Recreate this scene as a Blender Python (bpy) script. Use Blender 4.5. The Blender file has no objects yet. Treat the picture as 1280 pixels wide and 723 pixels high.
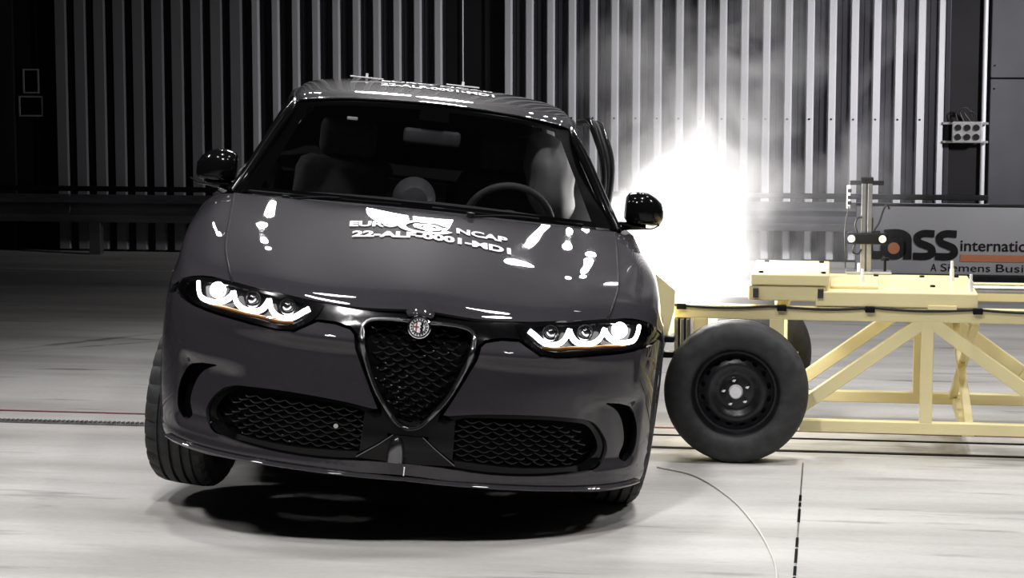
import bpy, bmesh, math, random
from mathutils import Vector, Matrix
from mathutils.geometry import delaunay_2d_cdt
from mathutils.bvhtree import BVHTree
random.seed(7)
rad = math.radians
scene = bpy.context.scene
col = scene.collection

# ------------------------------------------------------------------ camera
cam_d = bpy.data.cameras.new('camera'); cam = bpy.data.objects.new('camera', cam_d); col.objects.link(cam)
cam_d.sensor_width = 36.0; cam_d.lens = 2680.0 / 1280.0 * 36.0
cam_d.clip_end = 200
CAM_YAW = rad(8.5); CAM_PITCH = math.atan((361.5 - 55) / 2680.0)
cam.location = (0, 0, 1.727)
cam.rotation_euler = (math.pi / 2 - CAM_PITCH, 0, CAM_YAW)
scene.camera = cam
scene.view_settings.view_transform = 'Standard'
scene.view_settings.look = 'None'
scene.view_settings.exposure = 0.0
scene.view_settings.gamma = 1.0
scene.view_settings.use_curve_mapping = False

# ------------------------------------------------------------------ world and lamps
world = bpy.data.worlds.new('world'); scene.world = world; world.use_nodes = True
bg = world.node_tree.nodes['Background']
bg.inputs[0].default_value = (0.55, 0.52, 0.60, 1); bg.inputs[1].default_value = 0.014

LAMP = .06
def lamp(name, loc, aim, size, power, color=(1, .98, .97), spread=180):
    d = bpy.data.lights.new(name, 'AREA'); d.shape = 'DISK'; d.size = size; d.energy = power * LAMP; d.color = color
    d.spread = rad(spread)
    o = bpy.data.objects.new(name, d); col.objects.link(o); o.location = loc
    o.rotation_euler = (Vector(aim) - Vector(loc)).to_track_quat('-Z', 'Y').to_euler()
    return o
# ceiling floodlights of the crash hall, plus one low added wall lamp
lamp('floodlight', (-3.28, 16.3, 5.0), (-1.7, 8.0, 0.9), .70, 300, spread=70)
lamp('floodlight', (-2.50, 16.3, 5.0), (-1.4, 8.0, 0.9), .70, 300, spread=70)
lamp('floodlight', (-2.6, 8.0, 6.5), (-2.4, 7.9, 0), .6, 420, spread=85)
lamp('floodlight', (0.8, 8.4, 6.5), (0.6, 8.6, 0), .6, 760, spread=85)
lamp('floodlight', (-1.6, 3.7, 5.6), (-1.5, 7.0, .3), .6, 800, spread=80)
lamp('floodlight', (1.8, 4.6, 6.5), (0.9, 7.0, 0), .6, 480, spread=85)
lamp('floodlight', (-4.6, 5.0, 6.5), (-3.8, 7.2, 0), .6, 560, spread=85)
lamp('floodlight', (2.0, 11.8, 6.5), (1.2, 12.2, 0), .6, 800, spread=85)
lamp('floodlight', (3.6, 13.8, 2.4), (-.5, 17.2, 1.0), .5, 850, spread=62)  # unseen low lamp, added to brighten the right part of the wall
for bx_c, aim in (((4.2, 9.6, 4.6), (-.6, 8.0, .4)), ((-8.2, 9.2, 5.0), (-2.2, 8.0, .6))):
    for dx, dz in ((0, 0), (.45, .05), (.05, .5), (.5, .55)):
        lamp('spotlight', (bx_c[0] + dx * .6, bx_c[1] + dx, bx_c[2] + dz), aim, .22, 60, spread=60)

for lx, ly in ((-4.55, 14.3), (-4.15, 14.9), (-4.0, 14.45), (-4.4, 15.2), (-1.1, 15.8), (-.55, 16.3), (-.75, 15.85), (-.6, 16.6), (-.1, 16.0)):
    lamp('spotlight', (lx, ly, 5.2), (-1.4, 8.0, .8), .10, 14, spread=60)

# ------------------------------------------------------------------ materials
def mat(name, color, rough=.5, metal=0., coat=0., spec=.5, emit=None, estr=0., coat_rough=.03):
    m = bpy.data.materials.new(name); m.use_nodes = True
    b = m.node_tree.nodes['Principled BSDF']
    b.inputs['Base Color'].default_value = (*color, 1); b.inputs['Roughness'].default_value = rough
    b.inputs['Metallic'].default_value = metal; b.inputs['Coat Weight'].default_value = coat
    b.inputs['Coat Roughness'].default_value = coat_rough; b.inputs['Specular IOR Level'].default_value = spec
    if emit:
        b.inputs['Emission Color'].default_value = (*emit, 1); b.inputs['Emission Strength'].default_value = estr
    return m
def N(m, t, **kw):
    n = m.node_tree.nodes.new(t)
    for k, v in kw.items():
        if hasattr(n, k): setattr(n, k, v)
        else: n.inputs[k].default_value = v
    return n
def L(m, a, b): m.node_tree.links.new(a, b)
def vary(m, scale=(3, 3, 3), amt=.25, rough_amt=.1, detail=6, bump=0.):
    """mottle the base colour and gloss a little with noise"""
    b = m.node_tree.nodes['Principled BSDF']
    c = tuple(b.inputs['Base Color'].default_value)[:3]; r = b.inputs['Roughness'].default_value
    tc = N(m, 'ShaderNodeTexCoord'); mp = N(m, 'ShaderNodeMapping'); mp.inputs['Scale'].default_value = scale
    nz = N(m, 'ShaderNodeTexNoise'); nz.inputs['Detail'].default_value = detail; nz.inputs['Scale'].default_value = 1
    L(m, tc.outputs['Object'], mp.inputs['Vector']); L(m, mp.outputs['Vector'], nz.inputs['Vector'])
    cr = N(m, 'ShaderNodeValToRGB'); cr.color_ramp.elements[0].position = .3; cr.color_ramp.elements[1].position = .7
    cr.color_ramp.elements[0].color = (*[x * (1 - amt) for x in c], 1); cr.color_ramp.elements[1].color = (*[min(1, x * (1 + amt)) for x in c], 1)
    L(m, nz.outputs['Fac'], cr.inputs['Fac']); L(m, cr.outputs['Color'], b.inputs['Base Color'])
    mr = N(m, 'ShaderNodeMapRange'); mr.inputs['To Min'].default_value = max(0, r - rough_amt); mr.inputs['To Max'].default_value = min(1, r + rough_amt)
    L(m, nz.outputs['Fac'], mr.inputs['Value']); L(m, mr.outputs['Result'], b.inputs['Roughness'])
    if bump:
        bp = N(m, 'ShaderNodeBump'); bp.inputs['Strength'].default_value = bump; bp.inputs['Distance'].default_value = .01
        L(m, nz.outputs['Fac'], bp.inputs['Height']); L(m, bp.outputs['Normal'], b.inputs['Normal'])
    return m

PAINT = vary(mat('grey_car_paint', (.029, .027, .0315), .5, .0, 1.0, .02, coat_rough=.015), (60, 60, 60), .06, .03)
BLACKGLOSS = vary(mat('gloss_black', (.004, .004, .0045), .12, 0, .0, .2), (9, 9, 9), .2, .03)
BLACKMATT = vary(mat('matt_black', (.008, .008, .0085), .55, 0, 0, .15), (20, 20, 20), .3, .1)
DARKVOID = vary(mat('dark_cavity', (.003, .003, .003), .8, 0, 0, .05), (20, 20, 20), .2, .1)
MESHBLK = vary(mat('grille_black', (.003, .003, .0035), .12, 0, 0, .3), (30, 30, 30), .2, .04)
CHROMEDK = vary(mat('dark_chrome', (.16, .16, .17), .2, .95), (12, 12, 12), .1, .05)
CHROME = vary(mat('chrome', (.75, .75, .77), .12, 1), (12, 12, 12), .05, .04)
RUBBER = vary(mat('tyre_rubber', (.034, .034, .035), .62, 0, 0, .3), (25, 25, 25), .3, .1)
STEELBLK = vary(mat('black_steel_rim', (.015, .015, .018), .35, .3), (25, 25, 25), .3, .1)
ALU = vary(mat('aluminium', (.55, .55, .57), .32, .9), (8, 8, 30), .12, .08)
YELLOW = vary(mat('pale_yellow_paint', (.86, .76, .42), .42), (4, 4, 4), .07, .08)
WHITE = vary(mat('white_print', (.9, .9, .92), .5), (40, 40, 40), .03, .05)
WHITEPL = vary(mat('white_plastic', (.85, .85, .87), .4), (40, 40, 40), .04, .05)
ORANGE = vary(mat('orange_print', (.30, .11, .05), .5), (40, 40, 40), .05, .05)
PRINTBLK = vary(mat('black_print', (.008, .008, .009), .6, 0, 0, .1), (40, 40, 40), .1, .05)
SIGNGREY = vary(mat('sign_board_grey', (.20, .20, .215), .45), (2, 2, 2), .05, .05)
CABLE = vary(mat('cable_black', (.015, .015, .016), .5), (40, 40, 40), .2, .1)
AIRBAG = vary(mat('airbag_cloth', (.62, .62, .62), .8), (10, 10, 10), .08, .05)
SEAT = vary(mat('seat_cloth', (.15, .15, .155), .8), (30, 30, 30), .2, .1)
DASH = vary(mat('dashboard_plastic', (.075, .075, .08), .6), (30, 30, 30), .2, .1)
REDL = vary(mat('red_line_paint', (.20, .05, .05), .5), (8, 2, 2), .3, .1)
LINEW = vary(mat('white_line_paint', (.65, .63, .6), .5), (8, 2, 2), .2, .1)
STEEL = vary(mat('worn_steel', (.20, .20, .21), .4, .7), (20, 4, 4), .35, .12)
AMBER = vary(mat('amber_reflector', (.30, .15, .05), .3, .3), (30, 30, 30), .2, .1)
LED = mat('led_white', (.9, .9, .9), .3, emit=(1, .97, .95), estr=14)
LED2 = mat('lamp_lit', (.9, .9, .9), .3, emit=(1, .98, 1), estr=9)
WALLPAN = vary(mat('wall_sheet_dark', (.030, .029, .037), .45, .2, 0, .3), (3, 3, .6), .25, .1)
WALLRIB = vary(mat('wall_rib_grey', (.56, .56, .60), .42, .15), (3, 3, .6), .12, .1)  # same metal as the pans; lamp sheen put into the paler rib colour
WALLRIB_DIM = vary(mat('wall_rib_dimmed', (.24, .24, .26), .42, .15), (3, 3, .6), .12, .1)  # weaker light at the left end put into a darker rib colour
WALLDK = vary(mat('wall_door_dark', (.010, .009, .011), .6, 0, 0, .2), (3, 3, 3), .2, .1)
WALLGR = vary(mat('wall_panel_bluegrey', (.05, .05, .06), .5), (3, 3, 3), .15, .1)
RAILM = vary(mat('guardrail_galvanised', (.22, .22, .24), .35, .8), (1.5, 6, 6), .25, .1)

def glass_mat(name, tint, ior=1.45, rough=0.0):
    m = bpy.data.materials.new(name); m.use_nodes = True
    nt = m.node_tree
    for n in list(nt.nodes):
        if n.type != 'OUTPUT_MATERIAL': nt.nodes.remove(n)
    out = [n for n in nt.nodes if n.type == 'OUTPUT_MATERIAL'][0]
    tr = N(m, 'ShaderNodeBsdfTransparent'); gl = N(m, 'ShaderNodeBsdfGlossy'); gl.inputs['Roughness'].default_value = rough
    gl.inputs['Color'].default_value = (1, 1, 1, 1)
    tc = N(m, 'ShaderNodeTexCoord'); nz = N(m, 'ShaderNodeTexNoise'); nz.inputs['Scale'].default_value = 3
    cr = N(m, 'ShaderNodeValToRGB')
    cr.color_ramp.elements[0].color = (*[t * .94 for t in tint], 1); cr.color_ramp.elements[1].color = (*tint, 1)
    L(m, tc.outputs['Object'], nz.inputs['Vector']); L(m, nz.outputs['Fac'], cr.inputs['Fac']); L(m, cr.outputs['Color'], tr.inputs['Color'])
    fr = N(m, 'ShaderNodeFresnel'); fr.inputs['IOR'].default_value = ior
    mx = N(m, 'ShaderNodeMixShader')
    L(m, fr.outputs[0], mx.inputs[0]); L(m, tr.outputs[0], mx.inputs[1]); L(m, gl.outputs[0], mx.inputs[2])
    L(m, mx.outputs[0], out.inputs['Surface'])
    return m
GLASS = glass_mat('windscreen_glass', (.62, .62, .63))
LENS = glass_mat('lamp_lens', (.9, .9, .9), 1.4)

def floor_mat():
    m = mat('worn_concrete', (.5, .5, .5), .5)
    b = m.node_tree.nodes['Principled BSDF']
    tc = N(m, 'ShaderNodeTexCoord')
    def noise(scale, detail=6, rough=.6):
        mp = N(m, 'ShaderNodeMapping'); mp.inputs['Scale'].default_value = scale
        nz = N(m, 'ShaderNodeTexNoise'); nz.inputs['Scale'].default_value = 1; nz.inputs['Detail'].default_value = detail
        nz.inputs['Roughness'].default_value = rough
        L(m, tc.outputs['Object'], mp.inputs['Vector']); L(m, mp.outputs['Vector'], nz.inputs['Vector'])
        return nz.outputs['Fac']
    def ramp(src, p0, c0, p1, c1):
        r = N(m, 'ShaderNodeValToRGB'); e = r.color_ramp.elements
        e[0].position = p0; e[0].color = (*c0, 1); e[1].position = p1; e[1].color = (*c1, 1)
        L(m, src, r.inputs['Fac']); return r.outputs['Color']
    def mul(a, c, f=1):
        x = N(m, 'ShaderNodeMix', data_type='RGBA', blend_type='MULTIPLY'); x.inputs[0].default_value = f
        L(m, a, x.inputs[6]); L(m, c, x.inputs[7]); return x.outputs[2]
    base = ramp(noise((.5, 1.2, 1)), .3, (.47, .46, .445), .72, (.60, .595, .575))
    streak = ramp(noise((.35, 2.6, 1), 4, .55), .34, (.72, .71, .70), .58, (1, 1, 1))
    scuff = ramp(noise((.9, 6.5, 1), 6, .6), .29, (.50, .49, .49), .40, (1, 1, 1))
    fine = ramp(noise((30, 40, 1), 4), .2, (.90, .90, .90), .6, (1, 1, 1))
    c = mul(mul(mul(base, streak), scuff), fine)
    # rubber marks: soft-edged strokes lying on the slab (centre, half length, half width, turn, strength)
    for (px, py, hl, hw, ang, k) in ((-4.3, 11.9, 1.3, .10, 52, .55), (-4.15, 11.75, 1.2, .05, 40, .5), (-4.0, 10.85, .5, .09, 1, .55), (-4.2, 7.62, 1.8, .10, 3, .38), (-3.6, 8.2, 1.4, .25, -8, .2),
                                 (-1.0, 6.75, .9, .05, 4, .35), (-.3, 6.9, .35, .07, 0, .35), (1.2, 9.22, 3.5, .28, 0, .42), (.9, 8.0, 1.1, .10, 4, .25), (.3, 8.55, .9, .09, 3, .3), (1.2, 10.6, 1.6, .10, 2, .35), (.8, 11.4, 1.3, .08, 4, .3)):
        mp = N(m, 'ShaderNodeMapping', vector_type='TEXTURE'); mp.inputs['Location'].default_value = (px, py, 0)
        mp.inputs['Rotation'].default_value = (0, 0, rad(ang)); mp.inputs['Scale'].default_value = (hl, hw, 1)
        L(m, tc.outputs['Object'], mp.inputs['Vector'])
        ln = N(m, 'ShaderNodeVectorMath', operation='LENGTH'); L(m, mp.outputs['Vector'], ln.inputs[0])
        nz = noise((2.2, 16, 1), 5)
        ad = N(m, 'ShaderNodeMath', operation='MULTIPLY_ADD'); ad.inputs[1].default_value = 1.1
        L(m, nz, ad.inputs[0]); L(m, ln.outputs['Value'], ad.inputs[2])
        c = mul(c, ramp(ad.outputs[0], .68, (1 - k, 1 - k, 1 - k), 1.45, (1, 1, 1)))
    L(m, c, b.inputs['Base Color'])
    mr = N(m, 'ShaderNodeMapRange'); mr.inputs['To Min'].default_value = .58; mr.inputs['To Max'].default_value = .8
    L(m, noise((2, 6, 1)), mr.inputs['Value']); L(m, mr.outputs['Result'], b.inputs['Roughness'])
    return m
FLOOR = floor_mat()

# ------------------------------------------------------------------ helpers
def obj(name, me, m=None, parent=None, smooth=None):
    if isinstance(me, bmesh.types.BMesh):
        bm = me; me = bpy.data.meshes.new(name); bm.normal_update(); bm.to_mesh(me); bm.free()
    o = bpy.data.objects.new(name, me); col.objects.link(o)
    if m is not None and not me.materials: me.materials.append(m)
    if smooth is not None:
        for p in me.polygons: p.use_smooth = True
        me.set_sharp_from_angle(angle=rad(smooth))
    if parent is not None: o.parent = parent
    return o
def tag(o, label, cat, group=None, kind=None):
    o['label'] = label; o['category'] = cat
    if group: o['group'] = group
    if kind: o['kind'] = kind
    return o
def empty(name, loc=(0, 0, 0), parent=None):
    o = bpy.data.objects.new(name, None); col.objects.link(o); o.location = loc; o.empty_display_size = .1
    if parent: o.parent = parent
    return o
def box(bm, x0, x1, y0, y1, z0, z1, ch=0.0, mtx=None):
    r = bmesh.ops.create_cube(bm, size=1)
    vs = r['verts']
    for v in vs:
        v.co = Vector(((x0 + x1) / 2 + v.co.x * (x1 - x0), (y0 + y1) / 2 + v.co.y * (y1 - y0), (z0 + z1) / 2 + v.co.z * (z1 - z0)))
    if ch:
        es = list({e for v in vs for e in v.link_edges})
        rr = bmesh.ops.bevel(bm, geom=es, offset=ch, segments=2, affect='EDGES', profile=.5)
        vs = list({v for f in rr['faces'] for v in f.verts} | {v for v in vs if v.is_valid})
    if mtx is not None:
        for v in vs: v.co = mtx @ v.co
    return vs
def bx(name, m, parent, x0, x1, y0, y1, z0, z1, ch=0.004):
    bm = bmesh.new(); box(bm, x0, x1, y0, y1, z0, z1, ch); return obj(name, bm, m, parent)
def bar(name, m, parent, a, b, w, h, ch=0.004, up=(0, 0, 1)):
    """square tube from a to b: w across, h along the up side"""
    a, b = Vector(a), Vector(b); d = b - a; ln = d.length; d.normalize()
    s = d.cross(Vector(up)); 
    if s.length < 1e-4: s = Vector((1, 0, 0))
    s.normalize(); u = s.cross(d)
    M4 = Matrix(((d.x, s.x, u.x, 0), (d.y, s.y, u.y, 0), (d.z, s.z, u.z, 0), (0, 0, 0, 1)))
    bm = bmesh.new(); box(bm, 0, ln, -w / 2, w / 2, -h / 2, h / 2, ch, Matrix.Translation(a) @ M4)
    return obj(name, bm, m, parent)
def tube_bm(bm, pts, r, seg=8, closed=False, caps=True, flat=None):
    pts = [Vector(p) for p in pts]; n = len(pts); rings = []
    rr = r if isinstance(r, (list, tuple)) else [r] * n
    prev = None
    for i, p in enumerate(pts):
        if closed: t = pts[(i + 1) % n] - pts[i - 1]
        else: t = pts[min(i + 1, n - 1)] - pts[max(i - 1, 0)]
        t.normalize()
        if prev is None:
            u = Vector((0, 0, 1)) if abs(t.z) < .9 else Vector((0, 1, 0))
        else: u = prev
        u = (u - t * u.dot(t)).normalized(); prev = u; s = t.cross(u)
        ring = []
        for k in range(seg):
            a = 2 * math.pi * k / seg
            fx, fy = (1, 1) if flat is None else flat
            ring.append(bm.verts.new(p + u * (math.cos(a) * rr[i] * fx) + s * (math.sin(a) * rr[i] * fy)))
        rings.append(ring)
    m = n if closed else n - 1
    for i in range(m):
        a, b = rings[i], rings[(i + 1) % n]
        for k in range(seg):
            bm.faces.new((a[k], a[(k + 1) % seg], b[(k + 1) % seg], b[k]))
    if not closed and caps:
        bm.faces.new(rings[0][::-1]); bm.faces.new(rings[-1])
def tube(name, m, parent, pts, r, seg=8, closed=False, flat=None):
    bm = bmesh.new(); tube_bm(bm, pts, r, seg, closed, True, flat)
    bmesh.ops.recalc_face_normals(bm, faces=bm.faces)
    return obj(name, bm, m, parent, 45)
def lathe_bm(bm, prof, seg=48, axis='X', rfun=None, center=(0, 0, 0), closed=False):
    """prof: (along axis, radius)"""
    c = Vector(center); rings = []
    for j, (h, r) in enumerate(prof):
        ring = []
        for k in range(seg):
            a = 2 * math.pi * k / seg
            q = r if rfun is None else rfun(j, k, r)
            if axis == 'X': v = Vector((h, q * math.cos(a), q * math.sin(a)))
            elif axis == 'Y': v = Vector((q * math.cos(a), h, q * math.sin(a)))
            else: v = Vector((q * math.cos(a), q * math.sin(a), h))
            ring.append(bm.verts.new(c + v))
        rings.append(ring)
    m = len(rings) if closed else len(rings) - 1
    for j in range(m):
        a, b = rings[j], rings[(j + 1) % len(rings)]
        for k in range(seg):
            bm.faces.new((a[k], a[(k + 1) % seg], b[(k + 1) % seg], b[k]))
    return rings
def lathe(name, m, parent, prof, seg=48, axis='X', rfun=None, center=(0, 0, 0), closed=False, sharp=35, caps=True):
    bm = bmesh.new(); rings = lathe_bm(bm, prof, seg, axis, rfun, center, closed)
    if not closed:
        for ring, (h, r) in ((rings[0], prof[0]), (rings[-1], prof[-1])):
            if r > 1e-5 and caps: bm.faces.new(ring)
        bmesh.ops.remove_doubles(bm, verts=bm.verts, dist=1e-6)
    bmesh.ops.recalc_face_normals(bm, faces=bm.faces)
    return obj(name, bm, m, parent, sharp)
def crom(p0, p1, p2, p3, t):
    return .5 * ((2 * p1) + (-p0 + p2) * t + (2 * p0 - 5 * p1 + 4 * p2 - p3) * t * t + (-p0 + 3 * p1 - 3 * p2 + p3) * t ** 3)
def spline(ps, t):
    """Catmull-Rom through ps, t in 0..1"""
    n = len(ps) - 1; x = min(max(t, 0), 1) * n; i = min(int(x), n - 1); f = x - i
    p1, p2 = ps[i], ps[i + 1]
    p0 = ps[i - 1] if i > 0 else 2 * p1 - p2
    p3 = ps[i + 2] if i + 2 <= n else 2 * p2 - p1
    return crom(p0, p1, p2, p3, f)
def dense(ps, n, closed=False):
    ps = [Vector(p) for p in ps]
    if closed: ps = ps + [ps[0]]
    out = [spline(ps, k / n) for k in range(n + (0 if closed else 1))]
    return out
class Patch:
    """bicubic patch through rows of control points; symmetric patches start at x = 0 and continue mirrored"""
    def __init__(self, rows, sym=False):
        self.rows = [[Vector(p) for p in r] for r in rows]; self.sym = sym
    def at(self, s, t):
        rr = []
        for r in self.rows:
            if self.sym:
                full = [Vector((-p.x, p.y, p.z)) for p in reversed(r[1:])] + r
                rr.append(spline(full, .5 + .5 * s))
            else: rr.append(spline(r, s))
        return spline(rr, t)
    def mesh(self, ns, nt, mirror=False, thick=0.0):
        bm = bmesh.new()
        s0 = -1 if self.sym else 0
        g = [[bm.verts.new(self.at(s0 + (1 - s0) * i / ns, j / nt)) for i in range(ns + 1)] for j in range(nt + 1)]
        for j in range(nt):
            for i in range(ns):
                bm.faces.new((g[j][i], g[j][i + 1], g[j + 1][i + 1], g[j + 1][i]))
        if mirror:
            for v in bm.verts: v.co.x = -v.co.x
        bm.normal_update()
        if sum(f.normal.z * f.calc_area() for f in bm.faces) < 0: bmesh.ops.reverse_faces(bm, faces=bm.faces)
        bm.normal_update()
        if thick:
            solid(bm, thick)
        return bm
def solid(bm, thick):
    """give an open sheet a thickness: back layer thick along minus normal, plus rim"""
    bm.normal_update(); bm.verts.index_update()
    vs = list(bm.verts); fs = list(bm.faces); bd = [e for e in bm.edges if len(e.link_faces) == 1]
    bd2 = []
    for e in bd:
        l = e.link_loops[0]; bd2.append((l.vert, l.link_loop_next.vert))
    nv = {v: bm.verts.new(v.co - v.normal * thick) for v in vs}
    for f in fs: bm.faces.new([nv[v] for v in reversed(f.verts)])
    for a, b in bd2:
        try: bm.faces.new((b, a, nv[a], nv[b]))
        except ValueError: pass
def pip(p, poly):
    x, y = p; c = False; n = len(poly); j = n - 1
    for i in range(n):
        xi, yi = poly[i]; xj, yj = poly[j]
        if (yi > y) != (yj > y) and x < (xj - xi) * (y - yi) / (yj - yi) + xi: c = not c
        j = i
    return c
def resample(poly, step):
    out = []
    for i, a in enumerate(poly):
        b = poly[(i + 1) % len(poly)]; d = math.dist(a, b); k = max(1, int(d / step + .5))
        for q in range(k): out.append((a[0] + (b[0] - a[0]) * q / k, a[1] + (b[1] - a[1]) * q / k))
    return out
def rounded(poly, r, n=3):
    """round polygon corners by a quadratic arc"""
    out = []
    m = len(poly)
    for i in range(m):
        p = Vector(poly[i]); a = Vector(poly[i - 1]); b = Vector(poly[(i + 1) % m])
        da, db = a - p, b - p; ra = min(r, da.length * .45); rb = min(r, db.length * .45)
        A = p + da.normalized() * ra; B = p + db.normalized() * rb
        for k in range(n + 1):
            t = k / n; q = A * (1 - t) ** 2 + p * 2 * t * (1 - t) + B * t * t
            out.append((q.x, q.y))
    return out
def sheet_bm(outline, holes, fn, step=.03, thick=0.0, mirror=None, flip=False):
    """fill a 2D outline (with holes), carry it onto a surface fn(u, v) and give it thickness.
    mirror: 'both' adds the x-mirrored half, 'only' keeps the mirrored half"""
    loops = [resample(outline, step)] + [resample(h, step) for h in holes]
    verts = []; edges = []
    for lp in loops:
        b0 = len(verts)
        for k, p in enumerate(lp):
            verts.append(p); edges.append((b0 + k, b0 + (k + 1) % len(lp)))
    us = [p[0] for p in loops[0]]; vs_ = [p[1] for p in loops[0]]
    u = min(us) + step * .5
    bd = [Vector(p) for lp in loops for p in lp]
    row = 0
    u = min(us)
    while u < max(us):
        v = min(vs_) + (step * .5 if row % 2 else 0)
        while v < max(vs_):
            if pip((u, v), loops[0]) and not any(pip((u, v), h) for h in loops[1:]):
                if all((u - q[0]) ** 2 + (v - q[1]) ** 2 > (step * .55) ** 2 for q in bd): verts.append((u, v))
            v += step
        u += step * .87; row += 1
    res = delaunay_2d_cdt([Vector(p) for p in verts], edges, [], 0, 1e-7)
    vc, fc = res[0], res[2]
    bm = bmesh.new()
    bv = [bm.verts.new(fn(p[0], p[1])) for p in vc]
    for f in fc:
        c = sum((vc[i] for i in f), Vector((0, 0))) / len(f)
        if pip(c, loops[0]) and not any(pip(c, h) for h in loops[1:]):
            try: bm.faces.new([bv[i] for i in f])
            except ValueError: pass
    for v in [v for v in bm.verts if not v.link_faces]: bm.verts.remove(v)
    if flip: bmesh.ops.reverse_faces(bm, faces=bm.faces)
    if mirror:
        if mirror == 'both':
            r = bmesh.ops.duplicate(bm, geom=list(bm.verts) + list(bm.faces))
            gv = [e for e in r['geom'] if isinstance(e, bmesh.types.BMVert)]; gf = [e for e in r['geom'] if isinstance(e, bmesh.types.BMFace)]
        else:
            gv = list(bm.verts); gf = list(bm.faces)
        for v in gv: v.co.x = -v.co.x
        bmesh.ops.reverse_faces(bm, faces=gf)
        if mirror == 'both': bmesh.ops.remove_doubles(bm, verts=[v for v in bm.verts if abs(v.co.x) < 1e-3], dist=1e-3)
    if thick: solid(bm, thick)
    return bm
def lerp(z, T):
    if z <= T[0][0]: return T[0][1]
    for (a, x), (b, y) in zip(T, T[1:]):
        if z <= b: return x + (y - x) * (z - a) / (b - a)
    return T[-1][1]
def smooth_lerp(z, T):
    if z <= T[0][0]: return T[0][1]
    if z >= T[-1][0]: return T[-1][1]
    for i, ((a, x), (b, y)) in enumerate(zip(T, T[1:])):
        if z <= b:
            t = (z - a) / (b - a)
            m0 = (y - T[i - 1][1]) / (b - T[i - 1][0]) if i > 0 else (y - x) / (b - a)
            m1 = (T[i + 2][1] - x) / (T[i + 2][0] - a) if i + 2 < len(T) else (y - x) / (b - a)
            h = b - a
            return (2 * t ** 3 - 3 * t * t + 1) * x + (t ** 3 - 2 * t * t + t) * h * m0 + (-2 * t ** 3 + 3 * t * t) * y + (t ** 3 - t * t) * h * m1
def text_geo(s, size, bold=0.0, spacing=1.0, res=4):
    cu = bpy.data.curves.new('lettering', 'FONT'); cu.body = s; cu.size = size; cu.offset = bold; cu.space_character = spacing
    cu.resolution_u = res; cu.fill_mode = 'FRONT'
    o = bpy.data.objects.new('lettering', cu); col.objects.link(o)
    dg = bpy.context.evaluated_depsgraph_get(); dg.update()
    me = o.evaluated_get(dg).to_mesh()
    vs = [Vector((v.co.x, v.co.y)) for v in me.vertices]; fs = [tuple(p.vertices) for p in me.polygons]
    o.evaluated_get(dg).to_mesh_clear(); bpy.data.objects.remove(o); bpy.data.curves.remove(cu)
    return vs, fs
def fit_text(s, x0, x1, y0, y1, bold=0.0, spacing=1.0):
    vs, fs = text_geo(s, 1.0, bold, spacing)
    ax = min(v.x for v in vs); bx_ = max(v.x for v in vs); ay = min(v.y for v in vs); by = max(v.y for v in vs)
    return [Vector((x0 + (v.x - ax) / (bx_ - ax) * (x1 - x0), y0 + (v.y - ay) / (by - ay) * (y1 - y0))) for v in vs], fs

# ================================================================== THE HALL
WALL_Y = 17.2
bm = bmesh.new()
vs = [bm.verts.new(p) for p in ((-14, -4, 0), (9, -4, 0), (9, 17.6, 0), (-14, 17.6, 0), (-14, -4, -.2), (9, -4, -.2), (9, 17.6, -.2), (-14, 17.6, -.2))]
for q in ((0, 1, 2, 3), (7, 6, 5, 4), (0, 4, 5, 1), (1, 5, 6, 2), (2, 6, 7, 3), (3, 7, 4, 0)): bm.faces.new([vs[i] for i in q])
tag(obj('floor', bm, FLOOR), 'worn pale concrete hall floor with tyre scuffs', 'floor', kind='structure')

# corrugated back wall: dark pans with fine grooves, pale raised ribs in front
PITCH = .170
def pan_wall(bm, xa, xb, y, z0, z1):
    xs = []
    x = xa
    while x < xb - 1e-6:
        for dx, dy in ((0, 0), (.030, 0), (.033, .006), (.040, .006), (.043, 0), (.075, 0), (.078, .006), (.085, .006), (.088, 0), (.120, 0), (.123, .006), (.130, .006), (.133, 0)):
            if x + dx < xb: xs.append((x + dx, y + dy))
        x += PITCH
    xs.append((xb, y))
    lo = [bm.verts.new((a, b, z0)) for a, b in xs]; hi = [bm.verts.new((a, b, z1)) for a, b in xs]
    for i in range(len(xs) - 1): bm.faces.new((lo[i], lo[i + 1], hi[i + 1], hi[i]))
    bl = [bm.verts.new((xs[0][0], y + .12, z0)), bm.verts.new((xs[-1][0], y + .12, z0)), bm.verts.new((xs[-1][0], y + .12, z1)), bm.verts.new((xs[0][0], y + .12, z1))]
    bm.faces.new((bl[1], bl[0], bl[3], bl[2])); bm.faces.new((lo[-1], bl[1], bl[2], hi[-1])); bm.faces.new((bl[0], lo[0], hi[0], bl[3]))
    bm.faces.new(hi + [bl[2], bl[3]]); bm.faces.new(lo[::-1] + [bl[0], bl[1]])
WTOP = 5.0
bm = bmesh.new()
pan_wall(bm, -6.385, -3.12, WALL_Y, 0, WTOP)
pan_wall(bm, -2.62, .86, WALL_Y, 0, WTOP)
wall = tag(obj('wall_back', bm, WALLPAN), 'tall corrugated metal hall wall with pale vertical ribs', 'wall', kind='structure')
def rib_mesh(w, d, z1, m=WALLRIB):
    bm = bmesh.new()
    pr = [(-w / 2 - d * .35, 0), (-w / 2, -d), (w / 2, -d), (w / 2 + d * .35, 0)]
    lo = [bm.verts.new((a, b, 0.02)) for a, b in pr]; hi = [bm.verts.new((a, b, z1)) for a, b in pr]
    for i in range(4): bm.faces.new((lo[i], lo[(i + 1) % 4], hi[(i + 1) % 4], hi[i]))
    bm.faces.new(lo[::-1]); bm.faces.new(hi)
    bmesh.ops.recalc_face_normals(bm, faces=bm.faces)
    me = bpy.data.meshes.new('rib'); bm.to_mesh(me); bm.free(); me.materials.append(m); return me
RIB_W = rib_mesh(.082, .034, WTOP, WALLRIB_DIM); RIB_N = rib_mesh(.044, .034, WTOP)
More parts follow.
